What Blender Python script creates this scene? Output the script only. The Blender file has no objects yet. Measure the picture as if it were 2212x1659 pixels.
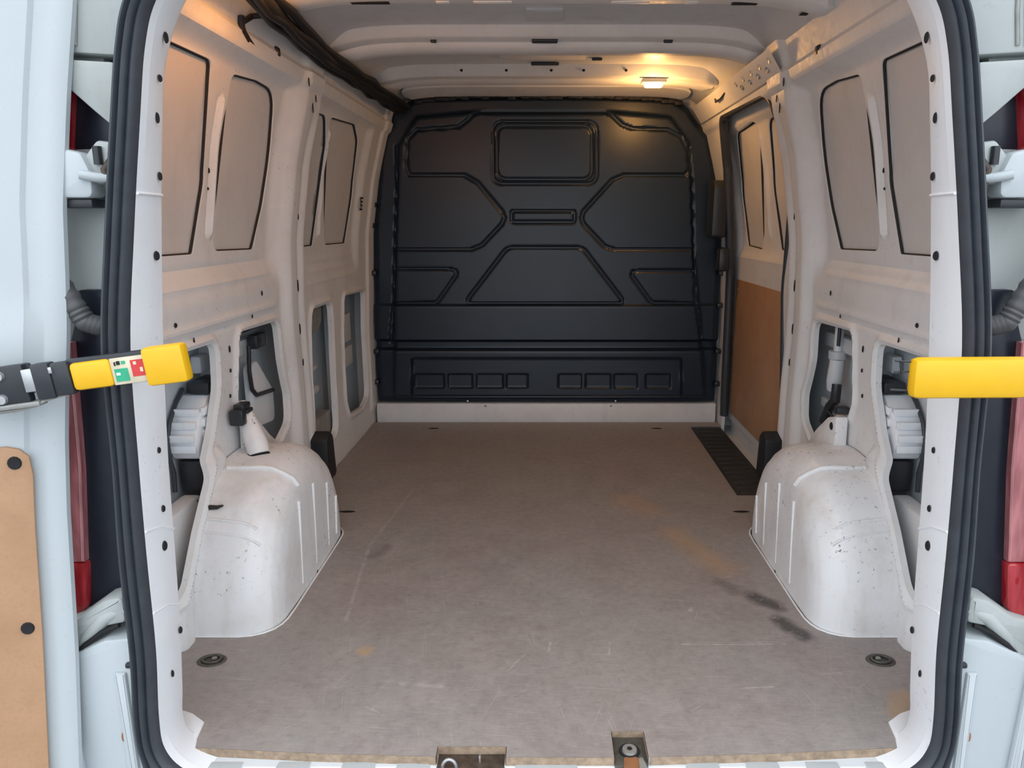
import bpy, bmesh, math, random
import numpy as np
from mathutils import Vector, Matrix
random.seed(4)
S = bpy.context.scene
COL = S.collection
PI = math.pi

# ------------------------------------------------------------------ camera, world, exposure
# X right, Y into the van (0 = rear sill), Z up (0 = top of the plywood load floor); metres
cam_d = bpy.data.cameras.new('camera')
cam = bpy.data.objects.new('camera', cam_d)
COL.objects.link(cam)
cam.location = (0, -1.23, 1.0)
cam.rotation_euler = (math.radians(90 - 12.3), 0, 0)
cam_d.sensor_fit = 'HORIZONTAL'
cam_d.sensor_width = 36
cam_d.lens = 36 * 1600 / 2212
cam_d.shift_x = -74 / 2212
cam_d.clip_start = 0.02
S.camera = cam

W = bpy.data.worlds.new('overcast')
S.world = W
W.use_nodes = True
nt = W.node_tree
nt.nodes.clear()
out = nt.nodes.new('ShaderNodeOutputWorld')
bg = nt.nodes.new('ShaderNodeBackground')
tc = nt.nodes.new('ShaderNodeTexCoord')
sp = nt.nodes.new('ShaderNodeSeparateXYZ')
rp = nt.nodes.new('ShaderNodeValToRGB')
rp.color_ramp.elements[0].position = 0.0
rp.color_ramp.elements[0].color = (.66, .72, .79, 1)
rp.color_ramp.elements[1].position = 1.0
rp.color_ramp.elements[1].color = (.90, .95, 1.0, 1)
nt.links.new(tc.outputs['Generated'], sp.inputs[0])
nt.links.new(sp.outputs['Z'], rp.inputs[0])
nt.links.new(rp.outputs[0], bg.inputs[0])
bg.inputs[1].default_value = 2.72
nt.links.new(bg.outputs[0], out.inputs[0])

S.view_settings.view_transform = 'Standard'
S.view_settings.look = 'None'
S.view_settings.gamma = 1
S.view_settings.use_curve_mapping = False
S.view_settings.exposure = 0.0
S.cycles.max_bounces = 10
S.cycles.diffuse_bounces = 8
S.cycles.use_denoising = True
LAMP = (1.0, .58, .26)

def lamp(name, loc, power, radius, color=LAMP):
    d = bpy.data.lights.new(name, 'POINT')
    d.energy = power
    d.color = color
    d.shadow_soft_size = radius
    o = bpy.data.objects.new(name, d)
    o.location = loc
    COL.objects.link(o)
    return o

# ------------------------------------------------------------------ helpers
def tag(o, label=None, cat=None, group=None, kind=None):
    if label: o['label'] = label
    if cat: o['category'] = cat
    if group: o['group'] = group
    if kind: o['kind'] = kind
    return o

def empty(name, loc=(0, 0, 0)):
    o = bpy.data.objects.new(name, None)
    o.location = loc
    o.empty_display_size = .05
    COL.objects.link(o)
    return o

def link(name, me, mat, parent=None, sharp=35, smooth=True):
    if mat is not None:
        me.materials.append(mat)
    if smooth:
        me.polygons.foreach_set('use_smooth', [True] * len(me.polygons))
        if sharp: me.set_sharp_from_angle(angle=math.radians(sharp))
    me.update()
    o = bpy.data.objects.new(name, me)
    COL.objects.link(o)
    if parent is not None:
        o.parent = parent
        o.matrix_parent_inverse = Matrix.Translation(-parent.location) if parent.type == 'EMPTY' else Matrix()
    return o

def mesh(name, v, f, mat, parent=None, sharp=35, smooth=True):
    me = bpy.data.meshes.new(name)
    me.from_pydata([tuple(map(float, p)) for p in v], [], [tuple(map(int, q)) for q in f])
    return link(name, me, mat, parent, sharp, smooth)

def frommb(name, bm, mat, parent=None, sharp=35, smooth=True):
    bmesh.ops.recalc_face_normals(bm, faces=bm.faces)
    me = bpy.data.meshes.new(name)
    bm.to_mesh(me)
    bm.free()
    return link(name, me, mat, parent, sharp, smooth)

def bm_box(bm, c, s, bev=0.0, M=None, seg=2):
    r = bmesh.ops.create_cube(bm, size=1)
    vs = r['verts']
    for v in vs:
        v.co = Vector((v.co.x * s[0], v.co.y * s[1], v.co.z * s[2]))
    if bev > 0:
        es = list({e for v in vs for e in v.link_edges})
        r2 = bmesh.ops.bevel(bm, geom=es, offset=bev, segments=seg, affect='EDGES', profile=.5)
        vs = list({v for f in r2['faces'] for v in f.verts} | {v for v in vs if v.is_valid})
    T = Matrix.Translation(Vector(c)) if M is None else M @ Matrix.Translation(Vector(c))
    for v in vs:
        v.co = T @ v.co
    return vs

def box(name, c, s, mat, parent=None, bev=.003, M=None):
    bm = bmesh.new()
    bm_box(bm, c, s, bev, M)
    return frommb(name, bm, mat, parent)

def bm_tube(bm, pts, r, n=10, caps=True):
    pts = [Vector(p) for p in pts]
    rs = r if isinstance(r, (list, tuple)) else [r] * len(pts)
    rings = []
    up = Vector((0, 0, 1))
    prev = None
    for i, p in enumerate(pts):
        d = (pts[min(i + 1, len(pts) - 1)] - pts[max(i - 1, 0)]).normalized()
        if prev is None:
            a = up if abs(d.z) < .9 else Vector((1, 0, 0))
            x = d.cross(a).normalized()
        else:
            x = (prev - d * prev.dot(d)).normalized()
        prev = x
        y = d.cross(x)
        rings.append([bm.verts.new(p + (x * math.cos(2 * PI * k / n) + y * math.sin(2 * PI * k / n)) * rs[i]) for k in range(n)])
    for a, b in zip(rings, rings[1:]):
        for k in range(n):
            bm.faces.new((a[k], a[(k + 1) % n], b[(k + 1) % n], b[k]))
    if caps:
        bm.faces.new(rings[0][::-1])
        bm.faces.new(rings[-1])

def tube(name, pts, r, mat, parent=None, n=10):
    bm = bmesh.new()
    bm_tube(bm, pts, r, n)
    return frommb(name, bm, mat, parent, sharp=50)

def bm_prism(bm, poly, fn, t0, t1, bev=0.0):
    """poly in 2D, fn(a,b,t)->xyz; extruded from t0 to t1"""
    A = [bm.verts.new(fn(a, b, t0)) for a, b in poly]
    B = [bm.verts.new(fn(a, b, t1)) for a, b in poly]
    n = len(poly)
    fs = [bm.faces.new(A), bm.faces.new(B[::-1])]
    for i in range(n):
        fs.append(bm.faces.new((A[i], B[i], B[(i + 1) % n], A[(i + 1) % n])))
    bmesh.ops.recalc_face_normals(bm, faces=fs)
    if bev > 0:
        es = list(fs[0].edges) + list(fs[1].edges)
        bmesh.ops.bevel(bm, geom=es, offset=bev, segments=2, affect='EDGES', profile=.5)

def prism(name, poly, fn, t0, t1, mat, parent=None, bev=.0, sharp=35):
    bm = bmesh.new()
    bm_prism(bm, poly, fn, t0, t1, bev)
    return frommb(name, bm, mat, parent, sharp)

def fillet(poly, r, n=5):
    P = [Vector((a, b)) for a, b in poly]
    R = r if isinstance(r, (list, tuple)) else [r] * len(P)
    res = []
    for i, p in enumerate(P):
        a, b = P[i - 1], P[(i + 1) % len(P)]
        u, v = (a - p), (b - p)
        lu, lv = u.length, v.length
        u.normalize(); v.normalize()
        ang = math.acos(max(-1, min(1, u.dot(v))))
        if R[i] <= 0 or ang > PI - .05:
            res.append((p.x, p.y)); continue
        d = min(R[i] / math.tan(ang / 2), lu * .48, lv * .48)
        p0, p1 = p + u * d, p + v * d
        for k in range(n + 1):
            t = k / n
            q = p0 * (1 - t) ** 2 + p * 2 * t * (1 - t) + p1 * t * t
            res.append((q.x, q.y))
    return res

def polysd(U, V, poly):
    """signed distance (negative inside) and closest point"""
    P = np.array(poly, float)
    Q = np.roll(P, -1, 0)
    best = np.full(U.shape, 1e9); cx = U.copy(); cy = V.copy()
    ins = np.zeros(U.shape, bool)
    for (x0, y0), (x1, y1) in zip(P, Q):
        dx, dy = x1 - x0, y1 - y0
        L = dx * dx + dy * dy
        if L < 1e-14: continue
        t = np.clip(((U - x0) * dx + (V - y0) * dy) / L, 0, 1)
        px, py = x0 + t * dx, y0 + t * dy
        d = np.hypot(U - px, V - py)
        m = d < best
        best[m] = d[m]; cx[m] = px[m]; cy[m] = py[m]
        if dy != 0:
            c = ((y0 > V) != (y1 > V)) & (U < (x1 - x0) * (V - y0) / dy + x0)
            ins ^= c
    return np.where(ins, -best, best), cx, cy

def linesd(U, V, pts):
    best = np.full(U.shape, 1e9)
    for (x0, y0), (x1, y1) in zip(pts, pts[1:]):
        dx, dy = x1 - x0, y1 - y0
        L = dx * dx + dy * dy + 1e-12
        t = np.clip(((U - x0) * dx + (V - y0) * dy) / L, 0, 1)
        best = np.minimum(best, np.hypot(U - x0 - t * dx, V - y0 - t * dy))
    return best

def sm(x, a, b):
    t = np.clip((x - a) / (b - a), 0, 1)
    return t * t * (3 - 2 * t)

def sheet(name, us, vs, fn, mat, parent=None, holes=(), keep=None, lip=None, sharp=28, flip=False):
    """pressed sheet: grid over (u,v), snapped hole edges, optional return lip (vector) along the hole edges"""
    us = np.array(us, float); vs = np.array(vs, float)
    U, V = np.meshgrid(us, vs)
    U = U.copy(); V = V.copy()
    cell = max(us[1] - us[0], vs[1] - vs[0])
    dead = np.zeros(U.shape, bool)
    onb = np.zeros(U.shape, bool)
    sds = [(h, 1) for h in holes] + ([(keep, -1)] if keep is not None else [])
    nv, nu = U.shape
    kill = np.zeros((nv - 1, nu - 1), bool)
    late = []
    for h, sg in sds:
        d, cx, cy = polysd(U, V, h)
        m = np.abs(d) < .36 * cell
        U[m] = cx[m]; V[m] = cy[m]; onb |= m
        sol = (d * sg > 0) & ~m
        any4 = sol[:-1, :-1] | sol[1:, :-1] | sol[:-1, 1:] | sol[1:, 1:]
        kill |= ~any4
        late.append((h, sg, (d * sg < 0) & ~m))
    for h, sg, m in late:
        keepc = ~kill
        touch = np.zeros((nv, nu), bool)
        touch[:-1, :-1] |= keepc; touch[1:, :-1] |= keepc; touch[:-1, 1:] |= keepc; touch[1:, 1:] |= keepc
        m = m & touch
        _, cx, cy = polysd(U, V, h)
        U[m] = cx[m]; V[m] = cy[m]; onb |= m
    X, Y, Z = fn(U, V)
    idx = np.arange(nv * nu).reshape(nv, nu)
    a, b, c, d = idx[:-1, :-1][~kill], idx[:-1, 1:][~kill], idx[1:, 1:][~kill], idx[1:, :-1][~kill]
    F = np.stack([a, d, c, b] if flip else [a, b, c, d], 1)
    used = np.zeros(nv * nu, bool); used[F.ravel()] = True
    remap = -np.ones(nv * nu, int); remap[used] = np.arange(used.sum())
    P = np.stack([X.ravel(), Y.ravel(), Z.ravel()], 1)[used]
    B = onb.ravel()[used]
    F = remap[F]
    verts = P.tolist(); faces = F.tolist()
    if lip is not None:
        cnt = {}
        for f in faces:
            for k in range(4):
                e = (f[k], f[(k + 1) % 4])
                cnt[e] = cnt.get(e, 0) + 1
        nb = {}
        for (i, j) in list(cnt):
            if (j, i) not in cnt and B[i] and B[j]:
                for q in (i, j):
                    if q not in nb:
                        nb[q] = (len(verts), len(verts) + 1)
                        p = verts[q]
                        verts.append(list(p)); verts.append([p[0] + lip[0], p[1] + lip[1], p[2] + lip[2]])
                faces.append([nb[j][0], nb[i][0], nb[i][1], nb[j][1]])
    return mesh(name, verts, faces, mat, parent, sharp)

def loft(name, secs, mat, parent=None, closed=True, sharp=35, flip=False):
    n = len(secs[0]); m = len(secs)
    v = [p for s in secs for p in s]
    f = []
    for i in range(m - 1 if not closed else m):
        for k in range(n - 1):
            a, b = i * n + k, i * n + k + 1
            c, d = ((i + 1) % m) * n + k + 1, ((i + 1) % m) * n + k
            f.append((a, d, c, b) if flip else (a, b, c, d))
    return mesh(name, v, f, mat, parent, sharp)

def disc_dark(name, c, rx, rz, nrm, mat, parent, upv=(0, 0, 1), t=.002):
    """small elliptical punched hole / plug: rx across, rz along up, shallow dish"""
    n = Vector(nrm).normalized(); u = Vector(upv); u = (u - n * u.dot(n)).normalized(); w = u.cross(n)
    N = 12; c = Vector(c)
    v = []
    for r, h in ((1.0, 0.0), (.85, t), (.0, t * .6)):
        for k in range(N if r > 0 else 1):
            a = 2 * PI * k / N
            v.append(c + w * math.cos(a) * rx * r + u * math.sin(a) * rz * r + n * h)
    f = []
    for k in range(N):
        k2 = (k + 1) % N
        f.append((k, k2, N + k2, N + k)); f.append((N + k, N + k2, 2 * N))
    return mesh(name, v, f, mat, parent, 60)

def copy_tree(o, parent=None):
    c = o.copy(); COL.objects.link(c)
    if parent is not None: c.parent = parent
    for ch in list(o.children): copy_tree(ch, c)
    return c

# ------------------------------------------------------------------ materials
class NB:
    def __init__(s, name):
        s.m = bpy.data.materials.new(name); s.m.use_nodes = True
        s.t = s.m.node_tree; s.b = s.t.nodes['Principled BSDF']
        s.co = s.t.nodes.new('ShaderNodeTexCoord').outputs['Object']
    def n(s, ty, **k):
        q = s.t.nodes.new(ty)
        for a, b in k.items(): setattr(q, a, b)
        return q
    def l(s, a, b): s.t.links.new(a, b)
    def noise(s, scale, detail=4, rough=.6, vec=None, sc=None):
        q = s.n('ShaderNodeTexNoise'); q.inputs['Scale'].default_value = scale
        q.inputs['Detail'].default_value = detail; q.inputs['Roughness'].default_value = rough
        v = vec or s.co
        if sc:
            mp = s.n('ShaderNodeMapping'); mp.inputs['Scale'].default_value = sc
            s.l(v, mp.inputs[0]); v = mp.outputs[0]
        s.l(v, q.inputs['Vector'])
        return q.outputs[0]
    def rng(s, x, a, b, c=0., d=1.):
        q = s.n('ShaderNodeMapRange'); q.clamp = True
        for i, val in enumerate((a, b, c, d)): q.inputs[i + 1].default_value = val
        s.l(x, q.inputs[0]); return q.outputs[0]
    def math(s, op, a, b):
        q = s.n('ShaderNodeMath', operation=op)
        for i, x in enumerate((a, b)):
            if isinstance(x, (int, float)): q.inputs[i].default_value = x
            else: s.l(x, q.inputs[i])
        return q.outputs[0]
    def vm(s, op, a, b=None):
        q = s.n('ShaderNodeVectorMath', operation=op)
        for i, x in enumerate((a, b)):
            if x is None: continue
            if isinstance(x, tuple): q.inputs[i].default_value = x
            else: s.l(x, q.inputs[i])
        return q
    def mix(s, fac, a, b):
        q = s.n('ShaderNodeMix', data_type='RGBA')
        for x, i in ((fac, 0), (a, 6), (b, 7)):
            if isinstance(x, (int, float)): q.inputs[i].default_value = x
            elif isinstance(x, tuple): q.inputs[i].default_value = (*x, 1) if len(x) == 3 else x
            else: s.l(x, q.inputs[i])
        return q.outputs[2]
    def seg(s, vec, a, b, w, soft):
        A = (a[0], a[1], 0); d = (b[0] - a[0], b[1] - a[1], 0)
        L = d[0] ** 2 + d[1] ** 2 + 1e-9
        pa = s.vm('SUBTRACT', vec, A).outputs[0]
        h = s.vm('DOT_PRODUCT', pa, (d[0] / L, d[1] / L, 0)).outputs['Value']
        h = s.rng(h, 0, 1, 0, 1)
        sc = s.n('ShaderNodeVectorMath', operation='SCALE')
        sc.inputs[0].default_value = d; s.l(h, sc.inputs['Scale'])
        q = s.vm('SUBTRACT', pa, sc.outputs[0]).outputs[0]
        ln = s.vm('LENGTH', q).outputs['Value']
        return s.rng(ln, w, w + soft, 1, 0)
    def bump(s, h, st, dist=.01):
        q = s.n('ShaderNodeBump'); q.inputs['Strength'].default_value = st; q.inputs['Distance'].default_value = dist
        s.l(h, q.inputs['Height']); s.l(q.outputs[0], s.b.inputs['Normal'])
    def set(s, color=None, rough=None, metal=None, coat=None):
        for k, v in (('Base Color', color), ('Roughness', rough), ('Metallic', metal), ('Coat Weight', coat)):
            if v is None: continue
            if isinstance(v, tuple): s.b.inputs[k].default_value = (*v, 1)
            elif isinstance(v, (int, float)): s.b.inputs[k].default_value = v
            else: s.l(v, s.b.inputs[k])
        return s.m

def simple(name, color, rough=.5, metal=0., var=.15, scale=30, bump=0.):
    b = NB(name)
    f = b.noise(scale)
    c = b.mix(b.rng(f, .3, .7), tuple(x * (1 - var) for x in color), tuple(min(1, x * (1 + var)) for x in color))
    if bump: b.bump(b.noise(scale * 8), bump, .002)
    return b.set(c, rough, metal)

def paint(name, color, dirt=.25, dirtcol=(.34, .26, .19), chips=0., rough=.38, scale=5.):
    b = NB(name)
    big = b.noise(scale, 6, .65)
    fine = b.noise(scale * 9, 5, .7)
    streak = b.noise(9, 5, .6, sc=(2, 2, .35))
    d1 = b.math('MULTIPLY', b.rng(big, .48, .78), dirt)
    d2 = b.math('MULTIPLY', b.rng(streak, .52, .75), dirt * .6)
    d3 = b.math('MULTIPLY', b.rng(fine, .60, .74), dirt * .7)
    f = b.math('MINIMUM', b.math('ADD', b.math('ADD', d1, d2), d3), .9)
    c = b.mix(f, color, dirtcol)
    if chips:
        ch = b.rng(b.noise(95, 4, .6), .63, .67)
        msk = b.rng(b.noise(4.5, 2, .5), .50, .62)
        c = b.mix(b.math('MULTIPLY', b.math('MULTIPLY', ch, msk), chips), c, (.10, .085, .075))
    b.bump(b.noise(14, 3, .5), .05, .01)
    return b.set(c, b.rng(fine, .3, .7, rough - .06, rough + .14))

M = {}
M['white'] = paint('dimmed_white_gloss_paint', (.475, .52, .54), .10, (.42, .38, .32), rough=.30)  # same body paint as the frame, darkened to offset stronger daylight outside
M['frame'] = paint('white_frame_paint', (.84, .87, .90), .10, (.38, .31, .25), chips=.25, rough=.35)
M['inner'] = paint('grubby_white_inner_paint', (.76, .765, .765), .24, (.42, .34, .28), chips=.35, rough=.42)
M['arch'] = paint('scuffed_white_arch_paint', (.80, .81, .82), .38, (.46, .38, .29), chips=.9, rough=.36, scale=6)
M['skin'] = paint('grey_white_outer_skin_paint', (.64, .68, .71), .15, (.30, .28, .26), rough=.45)
M['blank'] = paint('window_blank_paint', (.655, .645, .635), .18, (.33, .27, .22), rough=.5)
M['roof'] = paint('roof_inner_paint', (.68, .70, .72), .22, (.30, .26, .23), rough=.36)
M['jamb'] = paint('darker_jamb_paint', (.41, .44, .43), .32, (.26, .25, .21), rough=.42)  # jamb and corner base colour, set darker than the frame
M['rubber'] = simple('black_rubber', (.040, .046, .056), .42, bump=.1)
M['black'] = simple('black_plastic', (.022, .025, .030), .38, bump=.06)
M['gap'] = simple('dark_sealant', (.020, .017, .015), .7)
M['hole'] = simple('dark_opening', (.010, .010, .011), .8)
M['bulk'] = simple('charcoal_moulded_plastic', (.0095, .0200, .036), .36, var=.10, scale=9, bump=.12)
M['navy'] = simple('navy_black_lamp_housing', (.012, .016, .026), .35)
M['steel'] = simple('galvanised_steel', (.50, .51, .52), .38, .8)
M['dull'] = simple('dull_grey_steel', (.30, .30, .28), .5, .4)
M['yellow'] = simple('yellow_plastic', (.78, .435, .006), .42, var=.06, scale=12)
M['rust'] = simple('rusty_steel', (.28, .12, .05), .75)
M['brownedge'] = simple('plywood_edge', (.31, .225, .155), .8, var=.3, scale=60)
M['sticker'] = simple('white_sticker', (.90, .88, .84), .5, var=.04)
M['label'] = simple('cream_label', (.62, .55, .40), .5)
M['green'] = simple('green_label_print', (.03, .36, .19), .5)
M['redprint'] = simple('red_label_print', (.55, .04, .04), .5)
M['mat'] = simple('dark_rubber_mat', (.030, .032, .034), .6, bump=.2)
M['loom'] = simple('black_tape_loom', (.009, .010, .013), .6, bump=.2)
M['grease'] = simple('greasy_brown_steel', (.075, .055, .042), .55, .2, var=.4, scale=60)
M['dish'] = simple('grubby_dish_metal', (.085, .080, .066), .6, .2, var=.3, scale=80)
M['boot'] = simple('grey_rubber_boot', (.075, .075, .078), .55, bump=.1)

def hardboard():
    b = NB('brown_hardboard')
    g = b.noise(7, 5, .6)
    f = b.noise(160, 3, .5)
    c = b.mix(b.rng(g, .3, .7), (.40, .225, .12), (.50, .29, .165))
    c = b.mix(b.math('MULTIPLY', b.rng(f, .5, .75), .25), c, (.30, .17, .10))
    return b.set(c, .55)
M['hardboard'] = hardboard()

def lens(name, c1):
    b = NB(name)
    f = b.noise(60, 2, .5, sc=(1, 1, .2))
    c = b.mix(b.rng(f, .35, .65), c1, tuple(min(1, x * 1.5 + .03) for x in c1))
    b.set(c, .12, coat=.6)
    return b.m
M['lens_red'] = lens('deep_red_lens', (.30, .006, .012))
M['lens_pale'] = lens('pale_red_lens', (.36, .12, .125))

def ply():
    b = NB('worn_plywood_floor')
    big = b.noise(2.3, 5, .62)
    med = b.noise(9, 5, .65)
    grain = b.noise(6, 6, .7, sc=(4, 45, 1))
    grain2 = b.noise(6, 5, .7, sc=(50, 6, 1))
    c = b.mix(b.rng(big, .36, .64), (.268, .228, .215), (.278, .268, .250))
    c = b.mix(b.math('MULTIPLY', b.rng(med, .40, .72), .55), c, (.37, .315, .295))
    c = b.mix(b.math('MULTIPLY', b.rng(grain, .46, .74), .40), c, (.42, .385, .365))
    c = b.mix(b.math('MULTIPLY', b.rng(grain2, .56, .78), .26), c, (.43, .39, .37))
    mott = b.noise(42, 6, .75)
    c = b.mix(b.math('MULTIPLY', b.rng(mott, .52, .72), .45), c, (.40, .37, .35))
    c = b.mix(b.math('MULTIPLY', b.rng(mott, .48, .30), .35), c, (.13, .11, .10))
    # hair scratches in three directions
    for ang, sc, th in ((.1, (3, 260, 1), .70), (1.35, (2.5, 230, 1), .715), (2.5, (3, 200, 1), .72), (1.9, (2, 240, 1), .72)):
        mp = b.n('ShaderNodeMapping'); mp.inputs['Rotation'].default_value = (0, 0, ang)
        b.l(b.co, mp.inputs[0])
        s_ = b.noise(2.2, 2, .5, vec=mp.outputs[0], sc=sc)
        c = b.mix(b.math('MULTIPLY', b.rng(s_, th - .035, th + .04), .75), c, (.50, .47, .45))
    wob = b.n('ShaderNodeTexNoise'); wob.inputs['Scale'].default_value = 18; wob.inputs['Detail'].default_value = 4
    b.l(b.co, wob.inputs['Vector'])
    off = b.vm('SUBTRACT', wob.outputs['Color'], (.5, .5, .5)).outputs[0]
    sc = b.n('ShaderNodeVectorMath', operation='SCALE'); sc.inputs['Scale'].default_value = .05
    b.l(off, sc.inputs[0])
    flat = b.vm('MULTIPLY', b.co, (1, 1, 0)).outputs[0]
    vec = b.vm('ADD', flat, sc.outputs[0]).outputs[0]
    vec = b.vm('MULTIPLY', vec, (1, 1, 0)).outputs[0]
    rag = b.rng(b.noise(50, 4, .7), .22, .46)
    rag2 = b.rng(b.noise(35, 5, .75), .38, .60)
    sc2 = b.n('ShaderNodeVectorMath', operation='SCALE'); sc2.inputs['Scale'].default_value = .006
    b.l(off, sc2.inputs[0])
    vec2 = b.vm('MULTIPLY', b.vm('ADD', flat, sc2.outputs[0]).outputs[0], (1, 1, 0)).outputs[0]
    # dark scuffs by the wheel arch
    for a, e, w, so, k in (((.57, .625), (.615, .575), .010, .03, .85), ((.60, .51), (.635, .43), .008, .025, .85), ((.50, .70), (.53, .66), .006, .03, .4),
                           ((-.50, .95), (-.53, .88), .005, .03, .35)):
        c = b.mix(b.math('MULTIPLY', b.math('MULTIPLY', b.seg(vec, a, e, w, so), rag), k), c, (.05, .045, .045))
    # tan worn patches
    for a, e, w, so, k in (((.42, 1.05), (.52, .80), .012, .06, .55), ((.36, 1.25), (.30, 1.35), .02, .08, .35), ((-.435, .36), (-.43, .362), .006, .014, .9),
                           ((.77, .19), (.735, .125), .012, .02, .6)):
        c = b.mix(b.math('MULTIPLY', b.math('MULTIPLY', b.seg(vec, a, e, w, so), rag), k), c, (.46, .30, .17))
    # long pale scratches
    for a, e, w, k in (((.33, .391), (.58, .392), .0012, .8), ((.37, .40), (.58, .401), .0008, .5), ((-.51, 1.45), (-.56, .95), .0035, .35), ((-.56, .95), (-.515, .50), .003, .4),
                       ((.43, .218), (.50, .222), .001, .7), ((-.09, .28), (-.05, .35), .001, .4), ((-.32, .235), (-.23, .225), .004, .4), ((.62, .27), (.67, .275), .001, .6),
                       ((.38, .55), (.385, .56), .004, .7), ((.005, .36), (.01, .40), .0015, .6), ((-.02, .55), (-.01, .58), .0015, .5), ((.15, .35), (.155, .40), .0012, .5),
                       ((-.38, .155), (-.35, .135), .001, .6), ((.25, 1.5), (.30, 1.2), .0015, .25), ((-.2, 1.9), (.1, 1.85), .0015, .25), ((.3, .62), (.38, .60), .001, .35)):
        c = b.mix(b.math('MULTIPLY', b.math('MULTIPLY', b.seg(vec2, a, e, w * .6, w * 2.0), rag2), k), c, (.55, .51, .50))
    b.bump(grain, .08, .003)
    return b.set(c, b.rng(med, .3, .7, .42, .62))
M['ply'] = ply()

def asphalt():
    b = NB('asphalt')
    f = b.noise(160, 3, .6)
    c = b.mix(b.rng(f, .38, .62), (.06, .06, .065), (.42, .42, .43))
    b.bump(f, .5, .01)
    return b.set(c, .85)
M['asphalt'] = asphalt()

# ------------------------------------------------------------------ body profile
PZ = [-.4, 0, .5, .95, 1.2, 1.5, 1.6, 1.75]
PX = [.88, .88, .88, .86, .82, .74, .705, .64]
_zs = np.linspace(-.4, 1.75, 400)
_xs = np.interp(_zs, PZ, PX)
_k = np.exp(-np.linspace(-2, 2, 25) ** 2); _k /= _k.sum()
_xs = np.convolve(np.pad(_xs, 12, mode='edge'), _k, 'valid')
def prof(z): return np.interp(z, _zs, _xs)
def proff(z): return float(np.interp(z, _zs, _xs))

# ground
g = mesh('ground', [(-14, -14, -.62), (14, -14, -.62), (14, 14, -.62), (-14, 14, -.62)], [(0, 1, 2, 3)], M['asphalt'], smooth=False)
g['kind'] = 'structure'

# ------------------------------------------------------------------ side walls
WIN1 = fillet([(.24, .925), (.24, 1.376), (.668, 1.380), (.710, 1.10), (.663, .922)], [.05, .05, .022, .12, .012])
WIN2 = fillet([(.778, .925), (.786, 1.372), (.95, 1.384), (1.092, 1.380), (1.145, 1.20), (1.112, 1.043), (1.053, .920)], [.03, .03, .1, .085, .2, .2, .02])
WIN3 = fillet([(1.36, .913), (1.36, 1.37), (1.592, 1.378), (1.660, 1.28), (1.66, 1.10), (1.623, .914)], [.03, .04, .05, .06, .1, .015])
WIN4 = fillet([(1.775, .912), (1.64, 1.380), (1.99, 1.397), (2.095, 1.34), (2.15, 1.12), (2.085, .911)], [.03, .03, .06, .07, .2, .02])
HA = fillet([(.27, .12), (.29, .70), (.69, .692), (.692, .57), (.640, .465), (.552, .350), (.470, .258), (.402, .165), (.370, .12)], [.03, .05, .035, .12, .12, .12, .12, .06, .02])
HB = fillet([(.815, .50), (.845, .697), (1.145, .690), (1.17, .56), (1.215, .43), (1.21, .34), (1.10, .295), (1.03, .345), (.95, .40), (.86, .45)], [.05, .04, .045, .1, .05, .05, .04, .05, .05, .03])
HBR = fillet([(.83, .50), (.85, .698), (1.155, .688), (1.165, .56), (1.22, .43), (1.21, .345), (1.11, .295), (1.02, .36), (.93, .44), (.85, .455)], [.05, .04, .045, .1, .05, .05, .03, .05, .05, .03])
HC = fillet([(1.48, .20), (1.50, .685), (1.755, .685), (1.775, .55), (1.76, .15), (1.60, .13)], [.06, .05, .04, .1, .05, .05])
HD = fillet([(1.93, .25), (1.95, .692), (2.31, .682), (2.315, .17), (2.20, .14), (1.98, .16)], [.06, .04, .04, .05, .04, .05])
SDO = fillet([(1.40, 1.28), (1.40, 1.09), (1.507, .77), (1.458, .30), (1.45, -.12), (2.38, -.12), (2.36, .06), (2.335, .75), (2.24, 1.25), (2.14, 1.445), (1.46, 1.432)], [.1, .3, .3, .2, .0, .0, .1, .3, .1, .08, .09])

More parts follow.
